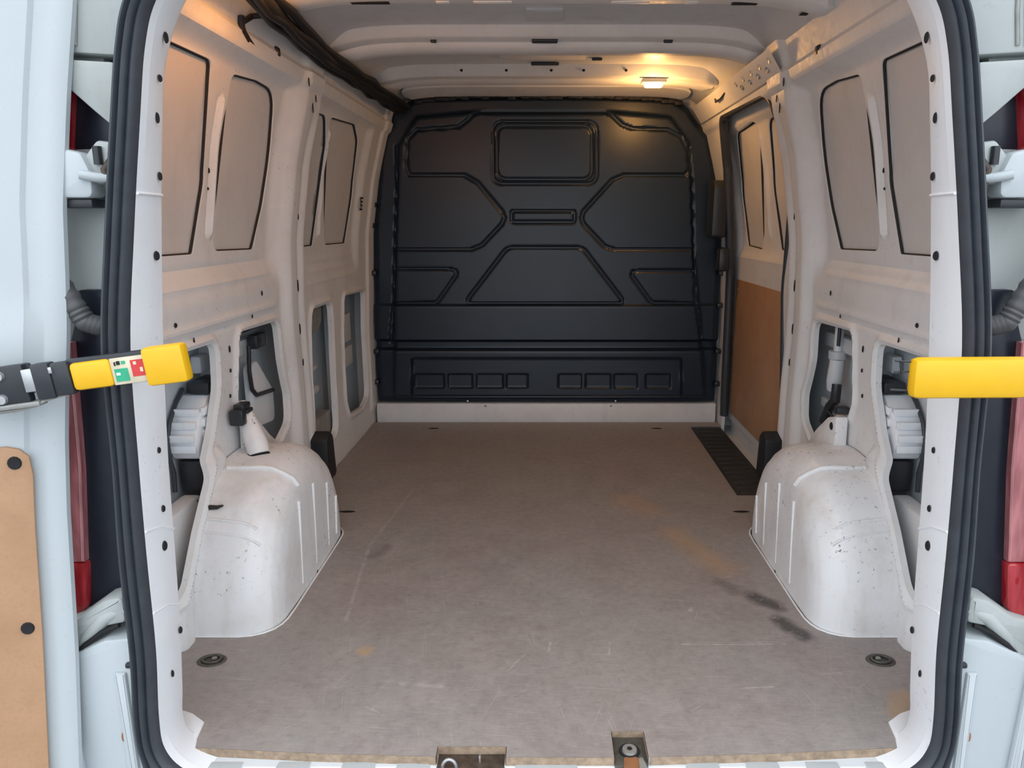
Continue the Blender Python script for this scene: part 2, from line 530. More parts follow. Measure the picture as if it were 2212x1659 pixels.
def wall_disp(Y, Z, right):
    holes = [HA, HBR if right else HB] + ([] if right else [HC, HD])
    d = np.zeros_like(Y)
    r1 = sm(Z, .79, .905) * (1 - sm(Z, 1.385, 1.425)) * (1 - sm(Y, 1.145, 1.205))
    d += .028 * r1
    d -= .006 * np.exp(-((Z - .845) / .010) ** 2) * (1 - sm(Y, 1.08, 1.16))
    d += .005 * np.exp(-((Z - .885) / .008) ** 2) * (1 - sm(Y, 1.08, 1.16))
    d -= .007 * np.exp(-((Z - .745) / .009) ** 2) * (1 - sm(Y, 1.12, 1.18))
    d += .006 * np.exp(-((Z - .722) / .007) ** 2) * (1 - sm(Y, 1.12, 1.18))
    # mullion bead
    bz = sm(Z, .955, .975) * (1 - sm(Z, 1.30, 1.32))
    d -= .010 * bz * np.exp(-((Y - .757) / .007) ** 2)
    d += .006 * bz * np.exp(-((Y - .737) / .007) ** 2)
    # C pillar
    yc = 1.300 + .045 * sm(.75 - Z, 0, .35)
    pil = sm(Y, yc - .120, yc - .065) * (1 - sm(Y, yc + .06, yc + .115))
    d -= .026 * pil * (1 - .5 * sm(Z, 1.36, 1.48)) * sm(Z, .02, .22)
    d += .012 * np.exp(-((Y - yc - .02) / .022) ** 2) * sm(Z, .1, .25) * (1 - sm(Z, 1.25, 1.4))
    # cant rail step
    d -= .012 * sm(Z, 1.405, 1.425) * (1 - sm(Z, 1.455, 1.47))
    if not right:
        r2 = sm(Z, .74, .90) * (1 - sm(Z, 1.39, 1.425)) * sm(Y, 1.395, 1.45) * (1 - sm(Y, 2.17, 2.24))
        d += .022 * r2
        bz = sm(Z, .94, .96) * (1 - sm(Z, 1.32, 1.34))
        d -= .010 * bz * np.exp(-((Y - 1.652 - .06 * (1.36 - Z)) / .008) ** 2)
        for zz in (.78, .82, .86):
            d -= .004 * np.exp(-((Z - zz) / .008) ** 2) * sm(Y, 1.40, 1.46) * (1 - sm(Y, 2.1, 2.2))
        d -= .012 * sm(Y, 2.36, 2.38) * sm(Z, .05, .1)
    for h in holes:
        s, _, _ = polysd(Y, Z, h)
        d -= .010 * np.exp(-((s - .012) / .010) ** 2)
    # flange that follows the wheel arch up into the post between the two openings
    th = np.linspace(.02, 1.25, 24)
    arc = [(.77 - .382 * math.cos(t), .402 * math.sin(t)) for t in th]
    s = linesd(Y, Z, arc)
    d -= .022 * (1 - sm(s, .018, .045))
    return d

def side_wall(sg, right, name):
    def fn(U, V):
        d = wall_disp(U, V, right)
        return sg * (prof(V) + d), U, V
    ymax = 2.49
    holes = [WIN1, WIN2, HA, HBR if right else HB] + ([SDO] if right else [WIN3, WIN4, HC, HD])
    us = np.linspace(.12, ymax, 330)
    vs = np.linspace(-.06, 1.565, 226)
    w = sheet(name, us, vs, fn, M['inner'], None, holes, lip=(sg * .016, 0, 0), flip=(sg > 0))
    w['kind'] = 'structure'
    return w

wl = side_wall(-1, False, 'wall_left')
wr = side_wall(1, True, 'wall_right')

def blank(sg, poly, parent, offs, grow=.02, base=.028):
    """flat outer skin closing a window aperture, with a dark bead of sealant on its rim"""
    P = np.array(poly)
    y0, y1 = P[:, 0].min() - grow, P[:, 0].max() + grow
    z0, z1 = P[:, 1].min() - grow, P[:, 1].max() + grow
    us = np.linspace(y0, y1, 20); vs = np.linspace(z0, z1, 24)
    o = sheet('window_blank', us, vs, lambda U, V: (sg * (prof(V) + base + offs), U, V), M['blank'], parent, flip=(sg > 0))
    pts = [(sg * (proff(z) + base + .008), y, z) for y, z in poly]
    pts = pts + [pts[0]]
    bm = bmesh.new()
    bm_tube(bm, pts, .0042, 6, False)
    frommb('sealant_bead', bm, M['gap'], o)
    return o
for p in (WIN1, WIN2):
    blank(-1, p, wl, .012); blank(1, p, wr, .012)
for p in (WIN3, WIN4):
    blank(-1, p, wl, .012, base=.022)

def outer_skin(sg, parent, y0, y1):
    us = np.linspace(y0, y1, 12)
    vs = np.linspace(-.5, 1.62, 40)
    def fn(U, V):
        bul = .105 - .010 * sm(V, .75, .95)
        return sg * (prof(V) + bul), U, V
    return sheet('outer_skin', us, vs, fn, M['skin'], parent, flip=(sg > 0))
outer_skin(-1, wl, .10, 2.56)
outer_skin(1, wr, .10, 1.60)
outer_skin(1, wr, 1.60, 2.56)

# reinforcements seen through the lower openings
def inner_bits(sg, parent, front):
    box('reinforcement', (sg * .955, 1.0, .62), (.03, .5, .05), M['skin'], parent, .008)
    box('reinforcement', (sg * .958, .98, .40), (.025, .55, .035), M['skin'], parent, .008)
    box('reinforcement', (sg * .95, .83, .52), (.05, .05, .5), M['skin'], parent, .012)
    box('reinforcement', (sg * .935, .42, .20), (.05, .40, .20), M['inner'], parent, .010)
    if front:
        box('reinforcement', (sg * .945, 2.14, .52), (.03, .26, .13), M['skin'], parent, .006)
        disc_dark('bolt_hole', (sg * .929, 2.10, .55), .012, .012, (-sg, 0, 0), M['hole'], parent)
        box('reinforcement', (sg * .945, 2.14, .385), (.03, .28, .09), M['skin'], parent, .006)
        box('reinforcement', (sg * .955, 1.64, .33), (.03, .26, .03), M['skin'], parent, .008)
        box('reinforcement', (sg * .955, 1.64, .42), (.025, .26, .02), M['skin'], parent, .006)
        box('reinforcement', (sg * .94, 2.0, .40), (.05, .10, .55), M['skin'], parent, .012)
        prism('reinforcement', fillet([(1.45, .10), (1.62, .24), (1.78, .24), (1.80, .10)], .03), lambda a, b, t: (sg * t, a, b), .90, .955, M['dull'], parent, .004)
        prism('reinforcement', fillet([(1.46, .62), (1.50, .70), (1.77, .70), (1.73, .60), (1.60, .57)], .03), lambda a, b, t: (sg * t, a, b), .905, .955, M['dull'], parent, .004)
inner_bits(-1, wl, True)
inner_bits(1, wr, False)

# punched slots and plugs on the walls
def wall_pt(sg, y, z, right, lift=.002):
    d = float(wall_disp(np.array([[y]]), np.array([[z]]), right)[0, 0])
    return (sg * (proff(z) + d - lift), y, z)
def slots(sg, parent, right, lst):
    for y, z, ry, rz in lst:
        disc_dark('slot_hole', wall_pt(sg, y, z, right), ry, rz, (-sg, 0, 0), M['hole'], parent)
common = [(.49, .765, .006, .006), (.57, .715, .003, .010), (.95, .73, .003, .007), (.78, .66, .004, .010), (.78, .60, .004, .006), (.77, .53, .004, .006),
          (1.30, .79, .006, .022), (1.315, .64, .006, .020), (1.33, .52, .005, .014), (1.31, 1.02, .004, .012), (1.28, 1.36, .004, .018), (1.21, 1.425, .004, .014), (1.30, 1.39, .003, .012), (1.03, .79, .004, .008),
          (.735, 1.13, .005, .007), (.738, 1.085, .004, .004)]
slots(-1, wl, False, common)
slots(1, wr, True, common)

# ------------------------------------------------------------------ ceiling
def ceil_z(X, lift=0.): return 1.588 - .062 * np.abs(X / .75) ** 8 + lift
def roof_fn(U, V):
    z = ceil_z(U)
    ax = np.abs(U)
    z = z + .028 * (1 - sm(ax, .62, .73))
    return U, V, z
ce = sheet('ceiling', np.linspace(-.745, .745, 100), np.linspace(.07, 2.49, 200), roof_fn, M['roof'], flip=True)
ce['kind'] = 'structure'
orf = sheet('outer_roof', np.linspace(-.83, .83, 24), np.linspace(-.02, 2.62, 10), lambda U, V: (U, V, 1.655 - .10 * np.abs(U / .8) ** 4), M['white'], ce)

def bow(name, prof2, xw, mat, parent, nx=48):
    """roof bow: (y, drop) cross-section swept across the roof, ends tapering out"""
    secs = []
    for x in np.linspace(-xw, xw, nx):
        e = min(1, (xw - abs(x)) / .035 + .05)
        e = math.sqrt(max(0, 1 - (1 - e) ** 2))
        ym = sum(p[0] for p in prof2) / len(prof2)
        secs.append([(x, ym + (y - ym) * (.35 + .65 * e), float(ceil_z(np.array(x))) + .004 - (dz + .004) * e) for y, dz in prof2])
    return loft(name, secs, mat, parent, closed=False)
M['bow'] = paint('roof_bow_paint', (.80, .80, .79), .18, (.36, .30, .25), rough=.45)
bow('roof_bow', [(.775, -.030), (.780, .020), (.790, .026), (.885, .026), (.893, .022), (.897, -.030)], .735, M['bow'], ce)
bow('roof_bow', [(1.318, -.030), (1.322, -.024), (1.343, -.001), (1.350, .003), (1.425, .002)], .71, M['bow'], ce)
bow('roof_bow', [(1.416, -.004), (1.420, .010), (1.430, .019), (1.452, .0265), (1.500, .0265), (1.520, .015), (1.530, -.030)], .742, M['bow'], ce)
bow('roof_bow', [(1.916, -.030), (1.924, -.024), (1.955, .008), (1.963, .011), (2.0, .010), (2.006, -.004), (2.094, -.004), (2.100, .0), (2.118, .009), (2.160, .010), (2.166, -.030)], .70, M['bow'], ce)
bow('roof_header', [(2.295, -.030), (2.312, -.008), (2.400, .012), (2.440, .012)], .655, M['bow'], ce)
for x, w in ((-.46, .10), (-.27, .035), (-.14, .10), (.22, .10), (.38, .03), (.52, .07), (.68, .03)):
    dk = x in (-.46, .52, .68)
    zz = float(ceil_z(np.array(x)))
    box('bow_slot', (x, .872, zz - .0265), (w, .020, .003), M['hole'] if dk else M['sticker'], ce, .001)
box('roof_dark_piece', (-.005, 1.385, float(ceil_z(np.array(0.))) - .006), (.085, .030, .010), M['black'], ce, .003)  # black block stands in for a shadow notch under the bow
box('roof_dark_piece', (-.005, 1.888, float(ceil_z(np.array(0.))) + .022), (.11, .030, .008), M['black'], ce, .003)  # another shadow notch, drawn as a black block on the panel
box('roof_dark_piece', (.195, 1.81, float(ceil_z(np.array(.19))) + .024), (.04, .02, .008), M['black'], ce, .003)  # plain black clips from here on
box('roof_dark_piece', (.40, 1.385, float(ceil_z(np.array(.4))) - .006), (.03, .014, .010), M['black'], ce, .003)
box('roof_dark_piece', (-.37, 1.385, float(ceil_z(np.array(-.37))) - .006), (.02, .014, .010), M['black'], ce, .003)
box('pressed_square', (-.005, 1.19, float(ceil_z(np.array(0.))) + .025), (.11, .13, .008), M['roof'], ce, .002)
for x in (-.34, -.16, .02, .15, .32):
    disc_dark('rivet_hole', (x, 1.938, float(ceil_z(np.array(x))) + .008), .006, .006, (0, -.7, -.7), M['hole'], ce, (0, .7, -.7))
st = box('roof_sticker', (-.013, 1.757, float(ceil_z(np.array(0.))) + .0235), (.326, .105, .004), M['sticker'], None, .001)
tag(st, 'plain white rectangular sticker on the ceiling behind the rounded roof bow', 'sticker')

# black cable loom along the left roof rail
bm = bmesh.new()
rr = random.Random(3)
for k, (dx, dz, r_) in enumerate(((0, 0, .019), (.022, .010, .013), (-.020, -.012, .012), (.004, -.018, .010))):
    pts = []
    y = .46
    while y < 2.47:
        pts.append((float(np.interp(y, [.45, .62, .78, 1.27, 2.1, 2.47], [-.640, -.660, -.675, -.700, -.678, -.665])) + dx + .006 * rr.uniform(-1, 1), y, 1.512 + dz + .006 * rr.uniform(-1, 1)))
        y += .12
    bm_tube(bm, pts, [r_ * rr.uniform(.85, 1.2) for _ in pts], 10)
lo = frommb('cable_loom', bm, M['loom'], None, 60)
tag(lo, 'black taped cable loom running along the left roof rail', 'cable')
bm = bmesh.new()
bm_tube(bm, [(-.675, .78, 1.51), (-.73, .76, 1.50), (-.742, .72, 1.475), (-.745, .74, 1.452), (-.75, .80, 1.444), (-.752, .90, 1.440)], .007, 8)
bm_tube(bm, [(-.74, .71, 1.49), (-.744, .72, 1.46), (-.748, .76, 1.447)], .010, 8)
bl = frommb('cable_branch', bm, M['loom'], lo)
tag(bl)
for sg, par, nm in ((-1, wl, 'left'), (1, wr, 'right')):
    z = 1.462
    q = box('rail_plug', (sg * (proff(z) - .004), .97 if sg < 0 else .95, z), (.014, .030, .026), M['black'], None, .006)
    tag(q, 'small black plastic plug on the %s cant rail above the rear window blanks' % nm, 'plug')

# ------------------------------------------------------------------ floor
fl = box('floor', (0, 1.25, -.028), (1.77, 2.5, .02), M['skin'], None, 0)
fl['kind'] = 'structure'
box('underbody', (0, 1.32, -.10), (1.97, 2.5, .10), M['skin'], fl, 0)
R0, ARCH_C = .345, .77
def arch_sec():
    return [(.876, 1.0), (.80, 1.0), (.765, 1.0), (.735, .985), (.71, .95), (.69, .895), (.679, .83), (.673, .75), (.671, .6), (.670, .42), (.669, .22), (.669, .02)]
def arch_pt(th, x, r):
    e = 2 / 2.35
    cy = math.copysign(abs(math.cos(th)) ** e, math.cos(th)); sz = abs(math.sin(th)) ** e
    return (ARCH_C - R0 * r * cy, (R0 + .02) * r * sz)
base_rear = [(x - .004, ARCH_C - R0 * r - .004) for x, r in arch_sec()[:9]]
base_front = [(x - .004, ARCH_C + R0 * r + .004) for x, r in arch_sec()[:9]]
arch_half = base_rear + base_front[::-1]
half = [(.69, .030), (.702, .105), (.735, .128), (.772, .150), (.868, .33), (.876, .36), (.876, ARCH_C - R0 - .004)] + arch_half[1:-1] + [(.876, ARCH_C + R0 + .004)]
leftp = half + [(.876, 2.435)]
rightp = half + [(.876, 1.395), (.716, 1.395), (.722, 2.37), (.876, 2.37), (.876, 2.435)]
rear = [(.69, .030), (.45, .014), (.20, .004), (.196, .004), (.196, .077), (.130, .077), (.130, .003), (-.077, .003), (-.077, .033), (-.212, .033), (-.212, .005), (-.45, .014), (-.69, .030)]
poly = [(-x, y) for x, y in leftp] + [(x, y) for x, y in rightp[::-1]] + rear[1:-1]
pb = prism('plywood_sheet', poly, lambda a, b, t: (a, b, t), -.017, 0, M['ply'], None, 0, 30)
tag(pb, 'scratched grey-brown plywood sheet lining the van load floor', 'plywood')
# sawn edge of the sheet along the rear
edge_runs = [rear[0:3], rear[3:5], rear[4:6], rear[5:7], rear[6:8], rear[7:9], rear[8:10], rear[9:11], rear[10:13]]
v = []; f = []
for run in edge_runs:
    for a, b in zip(run, run[1:]):
        n = Vector((b[1] - a[1], -(b[0] - a[0]))).normalized()
        if n.y > .2: n = -n
        i = len(v)
        o_ = Vector((n.x * .0012, n.y * .0012)) * (1 if abs(n.y) > .5 else -1)
        if abs(n.y) <= .5:
            mid = (a[0] + b[0]) / 2
            o_ = Vector((0, 0))
            cx = .163 if mid > 0 else -.145
            o_ = Vector((math.copysign(.0012, cx - mid), 0))
        for p, z in ((a, -.018), (b, -.018), (b, .0004), (a, .0004)):
            v.append((p[0] + o_.x, p[1] + o_.y, z))
        f.append((i, i + 1, i + 2, i + 3))
mesh('sawn_edge', v, f, M['brownedge'], pb, smooth=False)

for sg, nm in ((-1, 'left'), (1, 'right')):
    t = empty('tie_down_ring', (sg * .781, .323, 0))
    tag(t, 'oval recessed tie-down ring in the plywood by the %s door pillar' % nm, 'tie-down')
    bm = bmesh.new()
    N = 28
    rings = []
    for r, z in ((1.0, .0006), (.93, .003), (.80, .003), (.72, .001), (.55, -.0), (0.02, .0008)):
        rings.append([bm.verts.new((sg * .781 + math.cos(2 * PI * k / N) * .034 * r, .323 + math.sin(2 * PI * k / N) * .026 * r, z)) for k in range(N)])
    for a, b in zip(rings, rings[1:]):
        for k in range(N): bm.faces.new((a[k], a[(k + 1) % N], b[(k + 1) % N], b[k]))
    frommb('recess_dish', bm, M['dish'], t, 60)
    pts = [(sg * .781 + math.cos(2 * PI * k / 20) * .021, .323 + math.sin(2 * PI * k / 20) * .015, .004) for k in range(21)]
    tube('ring', pts, .0030, M['dish'], t, 8)
    box('anchor_bolt', (sg * .776, .326, .004), (.012, .009, .006), M['dull'], t, .002)

# small dark oblong cut-outs in the ply further in
for x, y, nm in ((-.705, 1.235, 'left'), (.69, 1.235, 'right')):
    c_ = disc_dark('floor_slot', (x, y, .0005), .030, .010, (0, 0, 1), M['hole'], pb, (0, 1, 0), .0006)
for x in (-.56, .55):
    disc_dark('floor_slot', (x, 2.32, .0005), .028, .012, (0, 0, 1), M['hole'], pb, (0, 1, 0), .0006)

# step mat on the right by the sliding door
m_ = empty('rubber_mat', (.80, 1.88, -.006))
tag(m_, 'dark rubber step mat set into the floor beside the sliding door', 'mat')
prism('mat_base', fillet([(.722, 1.401), (.875, 1.401), (.875, 2.364), (.727, 2.364)], .01), lambda a, b, t: (a, b, t), -.016, -.005, M['mat'], m_, .002)
bm = bmesh.new()
for k in range(16):
    bm_box(bm, (.80, 1.44 + k * .059, -.0035), (.125, .026, .005), .002)
frommb('raised_tread', bm, M['mat'], m_)

# rear sill plate with white raised ribs under the ply edge
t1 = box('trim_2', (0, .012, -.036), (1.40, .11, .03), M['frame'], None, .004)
t1['kind'] = 'structure'
for x in (-.615, -.485, -.36, -.255, .0, .30, .415, .53, .645):
    w = .065 if abs(x) > .05 else .12
    bm = bmesh.new()
    bm_box(bm, (x, -.012, -.021), (w, .050, .010), .004)
    frommb('sill_rib', bm, M['white'], t1)
lt = empty('door_striker', (-.145, .0, -.02))
tag(lt, 'grubby steel door striker in the wide notch of the plywood rear edge', 'striker')
box('striker_plate', (-.145, .006, -.0195), (.130, .056, .006), M['grease'], lt, .002)
pts = [(-.185 + .013 * math.cos(t), -.004, -.017 + .018 * math.sin(t)) for t in np.linspace(0, PI, 9)]
tube('striker_loop', pts, .0035, M['steel'], lt, 8)
box('striker_pin', (-.128, .012, -.012), (.004, .008, .018), M['steel'], lt, .001)
sb = empty('torx_bolt', (.163, .03, -.02))
tag(sb, 'torx bolt and rusty strip in the narrow square notch of the plywood', 'bolt')
box('bolt_recess', (.163, .036, -.0160), (.064, .080, .006), M['dish'], sb, .001)
bm = bmesh.new()
bm_tube(bm, [(.163, .035, -.0140), (.163, .035, -.0100)], [.021, .020], 20)
frommb('washer', bm, M['hole'], sb)
bm = bmesh.new()
bm_tube(bm, [(.163, .034, -.0100), (.163, .034, -.0055)], [.0150, .0138], 20)
frommb('bolt_head', bm, M['dull'], sb)
bm = bmesh.new()
bm_tube(bm, [(.163, .034, -.0055), (.163, .034, -.0048)], [.0055, .0055], 6)
frommb('torx_socket', bm, M['hole'], sb)
prism('rusty_strip', fillet([(.146, -.03), (.186, -.03), (.182, .012), (.170, .02), (.150, .016)], .004), lambda a, b, t: (a, b, t), -.0145, -.0105, M['rust'], sb, .001)
prism('bare_strip', fillet([(.176, -.03), (.196, -.03), (.186, .016), (.178, .012)], .003), lambda a, b, t: (a, b, t), -.0105, -.0088, M['dull'], sb, .0008)

# ------------------------------------------------------------------ wheel arches
def wheel_arch(sg, nm):
    root = empty('wheel_arch', (sg * .79, ARCH_C, 0))
    tag(root, 'scuffed white %s wheel arch bulging from the wall onto the floor' % nm, 'wheel arch')
    secs = []
    sec = arch_sec()
    # refine section
    S2 = []
    for (x0, r0), (x1, r1) in zip(sec, sec[1:]):
        for k in range(3):
            S2.append((x0 + (x1 - x0) * k / 3, r0 + (r1 - r0) * k / 3))
    S2.append(sec[-1])
    NT = 72
    for i in range(NT + 1):
        th = PI * i / NT
        row = []
        deg = math.degrees(th)
        for x, r in S2:
            rr_ = r
            # lapped sheet seam across the rear face and a flatter top panel
            if x > .70:
                lap = 1 / (1 + math.exp(-(deg - 46) / .8))
                rr_ += .016 * lap * min(1, (x - .70) / .03)
                wide = math.exp(-((deg - 40) / 4.0) ** 2)
                rr_ += .012 * wide * min(1, (x - .70) / .04)
            y, z = arch_pt(th, x, rr_)
            row.append((sg * x, y, z))
        secs.append(row)
    loft('arch_shell', secs, M['arch'], root, closed=False, sharp=50, flip=(sg < 0))
    for yb, z0, z1 in ((.665, .03, .262), (.79, .03, .268), (.915, .03, .225), (1.0, .03, .15)):
        pts = [(sg * .6725, yb - .018 + .02 * t, z0 + (z1 - z0) * t) for t in np.linspace(0, 1, 8)]
        tube('pressed_rib', pts, .0055, M['arch'], root, 8)
    def on(deg, x, lift=.002):
        r = float(np.interp(x, [q[0] for q in sec[::-1]], [q[1] for q in sec[::-1]]))
        y, z = arch_pt(math.radians(deg), x, r + lift / R0 + (.016 / 1 if deg > 46 and x > .72 else 0))
        return (sg * x, y, z)
    tube('pressed_rib', [on(d_, x_) for d_, x_ in ((45.5, .875), (45, .84), (44, .79), (43, .75), (41, .725))], .0045, M['arch'], root, 8)
    tube('pressed_rib', [on(d_, x_) for d_, x_ in ((39.5, .875), (39, .84), (38, .79), (37, .75), (35.5, .725), (34, .712))], .0035, M['arch'], root, 8)
    tube('pressed_rib', [on(d_, x_) for d_, x_ in ((77, .679), (77, .69), (76, .71), (75, .735), (74.5, .765), (74, .80), (74, .85))], .0065, M['arch'], root, 8)
    if sg < 0:
        tube('sealant_gap', [on(d_, x_, .004) for d_, x_ in ((53.5, .885), (51.5, .87), (50, .85), (50, .83), (51, .815))], [.002, .005, .0065, .0055, .002], M['gap'], root, 8)
    # floor sealant flange
    pts = [(sg * (x - .002), y + .002, .001) for x, y in arch_half]
    tube('floor_seam', pts, .0028, M['arch'], root, 6)
    return root
wheel_arch(-1, 'left')
wheel_arch(1, 'right')

# seat-belt style bracket + clips standing on the arches
def gusset(sg, parent):
    if sg > 0:
        poly = fillet([(.83, .30), (.835, .455), (.90, .435), (.99, .37), (1.06, .30), (1.06, .28)], .012)
        g_ = prism('gusset_bracket', poly, lambda a, b, t: (sg * t, a, b), .835, .872, M['inner'], None, .006)
        tag(g_, 'white triangular gusset plate with a round hole above the right wheel arch', 'bracket')
        disc_dark('gusset_hole', (sg * .8345, .862, .418), .012, .012, (-sg, 0, 0), M['hole'], g_)
        c_ = box('plastic_clip', (sg * .858, .855, .468), (.04, .035, .022), M['black'], None, .006)
        tag(c_, 'black plastic clip on the edge of the right lower wall opening', 'clip')
    else:
        root = empty('anchor_bracket', (sg * .83, .92, .32))
        tag(root, 'scuffed white dome shaped bracket standing on top of the left wheel arch', 'bracket')
        bm = bmesh.new()
        bm_tube(bm, [(-.868, .815, .500), (-.852, .80, .470), (-.830, .778, .428), (-.810, .760, .390), (-.803, .752, .368)], [.014, .022, .028, .031, .029], 18)
        frommb('dome', bm, M['arch'], root, 70)
        prism('side_plate', fillet([(.79, .34), (.80, .47), (.85, .47), (.92, .41), (1.05, .30), (1.0, .28)], .012), lambda a, b, t: (-t, a, b), .855, .872, M['inner'], root, .005)
        disc_dark('anchor_hole', (-.798, .742, .371), .033, .022, (.15, -.30, 1), M['hole'], root, (0, 1, 0))
        c = empty('plastic_clip', (-.85, .76, .47))
        tag(c, 'black forked plastic clip beside the white dome bracket on the left wall', 'clip')
        box('clip_block', (-.852, .750, .474), (.040, .030, .045), M['black'], c, .006)
        box('clip_arm', (-.850, .778, .500), (.03, .05, .016), M['black'], c, .004)
        box('clip_arm', (-.846, .790, .484), (.03, .04, .012), M['black'], c, .004)
gusset(1, wr)
gusset(-1, wl)
# curved gap where the left flange meets the arch
pts = [(-.842, .50 + .14 * t, .262 - .025 * math.sin(PI * t)) for t in np.linspace(0, 1, 12)]

# air vents behind the rear lower openings
def vent(sg, nm):
    root = empty('air_vent', (sg * .93, .70, .40))
    tag(root, 'white ribbed plastic air vent inside the %s rear wall opening' % nm, 'vent')
    poly = fillet([(.625, .392), (.607, .45), (.645, .512), (.705, .548), (.85, .548), (.85, .392)], .015)
    prism('vent_box', poly, lambda a, b, t: (sg * t, a, b), .905, .978, M['frame'], root, .006)
    for z in (.425, .455, .485, .515):
        box('vent_flap', (sg * .902, .745, z), (.010, .19, .022), M['frame'], root, .003)
    for z, y in ((.425, .612), (.455, .606), (.485, .624), (.515, .645)):
        box('vent_flap', (sg * .942, y - .002, z), (.070, .014, .020), M['frame'], root, .003)
    box('vent_pad', (sg * .93, .765, .568), (.06, .14, .032), M['black'], root, .006)
    box('vent_mount', (sg * .935, .70, .345), (.06, .15, .085), M['black'], root, .006)
    pts = [(sg * .972, y, z) for y, z in ((.70, .566), (.66, .540), (.615, .495), (.594, .45), (.598, .40), (.610, .36), (.606, .31))]
    tube('vent_gasket', pts, .006, M['rubber'], root, 8)
vent(-1, 'left'); vent(1, 'right')
# small black modules and cables in the second openings
def module(sg, nm):
    root = empty('wiring', (sg * .93, 1.05, .5))
    tag(root, 'black cable and connector hanging inside the %s second wall opening' % nm, 'wiring')
    if sg < 0:
        box('connector', (sg * .915, 1.09, .635), (.03, .08, .045), M['black'], root, .006)
        box('connector', (sg * .92, 1.05, .69), (.03, .16, .03), M['black'], root, .006)
        tube('cable', [(sg * .915, 1.02, .63), (sg * .92, 1.02, .55), (sg * .92, 1.03, .49), (sg * .92, 1.06, .465), (sg * .92, 1.2, .45)], .007, M['black'], root, 8)
        prism('inner_panel', fillet([(1.04, .36), (1.04, .56), (1.10, .57), (1.22, .45), (1.22, .34)], .03), lambda a, b, t: (sg * t, a, b), .925, .95, M['skin'], root, .006)
    else:
        tube('strut', [(sg * .93, 1.10, .72), (sg * .93, 1.10, .575)], .014, M['skin'], root, 12)
        tube('strut_collar', [(sg * .93, 1.10, .60), (sg * .93, 1.10, .575)], .028, M['white'], root, 14)
        tube('strut_body', [(sg * .93, 1.10, .575), (sg * .93, 1.11, .50), (sg * .93, 1.12, .47)], [.022, .024, .018], M['skin'], root, 14)
        tube('cable', [(sg * .92, 1.075, .72), (sg * .92, 1.075, .62)], .006, M['black'], root, 8)
        tube('cable', [(sg * .92, 1.06, .50), (sg * .915, 1.05, .45), (sg * .915, 1.09, .42), (sg * .915, 1.13, .36)], .016, M['black'], root, 8)
        tube('cable', [(sg * .91, 1.11, .41), (sg * .90, 1.0, .40), (sg * .885, .90, .40)], .004, M['black'], root, 8)
module(-1, 'left'); module(1, 'right')
# black foam wedges at the foot of each C pillar
for sg, nm in ((-1, 'left'), (1, 'right')):
    q = prism('foam_wedge', fillet([(1.36, .06), (1.37, .22), (1.41, .25), (1.45, .22), (1.47, .06)], .02), lambda a, b, t: (sg * t, a, b), .80, .865, M['loom'], None, .008)
    tag(q, 'black rubber stop at the foot of the %s pillar behind the wheel arch' % nm, 'rubber stop')

# ------------------------------------------------------------------ bulkhead
FPX, PIT = 1600., math.radians(12.3)
def bulk(u, v, Y=2.46):
    """photo point to (x, z) on the bulkhead plane"""
    a = (u - 1180) / FPX; b = (829.5 - v) / FPX
    t = (Y + 1.23) / (math.cos(PIT) + b * math.sin(PIT))
    return (t * a, 1 + t * (-math.sin(PIT) + b * math.cos(PIT)))
def bz(zx, zy): return bulk(600 + zx * .4702, 160 + zy * .4702)
OUT = [bulk(*p) for p in [(818, 866), (812, 800), (809, 700), (806, 600), (805, 480), (811, 420), (816, 340), (826, 292), (842, 268), (846, 238), (875, 222), (902, 206), (1040, 203), (1180, 202), (1320, 203), (1455, 208), (1488, 232), (1508, 262), (1534, 292), (1546, 350), (1553, 420), (1560, 520), (1558, 600), (1553, 700), (1548, 800), (1543, 866)]]
GR = []
GR.append(fillet([bz(*p) for p in [(990, 220), (1465, 220), (1465, 505), (990, 505)]], .05) )
GR.append(fillet([bz(*p) for p in [(1008, 240), (1442, 240), (1442, 484), (1008, 484)]], .045))
GR.append(fillet([bz(*p) for p in [(1075, 630), (1363, 630), (1363, 680), (1075, 680)]], .012))
GR.append(fillet([bz(*p) for p in [(860, 1052), (1055, 797), (1400, 797), (1595, 1052)]], [.02, .05, .05, .02]))
GR = [g_ + [g_[0]] for g_ in GR]
OPEN = [[(545, 805), (890, 805), (940, 785), (1030, 690), (1042, 660), (1030, 630), (920, 500), (860, 465), (610, 465), (595, 430), (600, 300), (640, 258), (830, 245), (870, 215), (900, 185), (960, 178), (1500, 178), (1535, 192), (1580, 235), (1625, 252), (1790, 258), (1850, 290), (1880, 350), (1885, 440), (1868, 465), (1590, 465), (1535, 488), (1405, 630), (1395, 660), (1405, 690), (1500, 790), (1545, 805), (1905, 805)],
        [(540, 1052), (725, 1050), (740, 1040), (825, 918), (815, 900), (780, 893), (545, 893)],
        [(1905, 1052), (1725, 1050), (1708, 1040), (1625, 925), (1630, 907), (1660, 903), (1900, 903)],
        [(545, 330), (550, 500), (540, 805), (535, 1050), (520, 1230)], [(1888, 330), (1900, 500), (1908, 805), (1915, 1050), (1940, 1230)]]
GR += [[bz(*p) for p in pts] for pts in OPEN]
VENTS = [fillet([bz(*p) for p in [(x0, 1378), (x1, 1378), (x1, 1440), (x0, 1440)]], .005) for x0, x1 in ((630, 765), (785, 895), (915, 1035), (1052, 1150), (1290, 1395), (1412, 1528), (1545, 1650), (1690, 1800))]
REC = fillet([bz(*p) for p in [(620, 1300), (1850, 1300), (1850, 1475), (620, 1475)]], .01)
zA, zB, zC, zD = bz(1200, 1060)[1], bz(1200, 1225)[1], bz(1200, 1262)[1], bz(1200, 1298)[1]
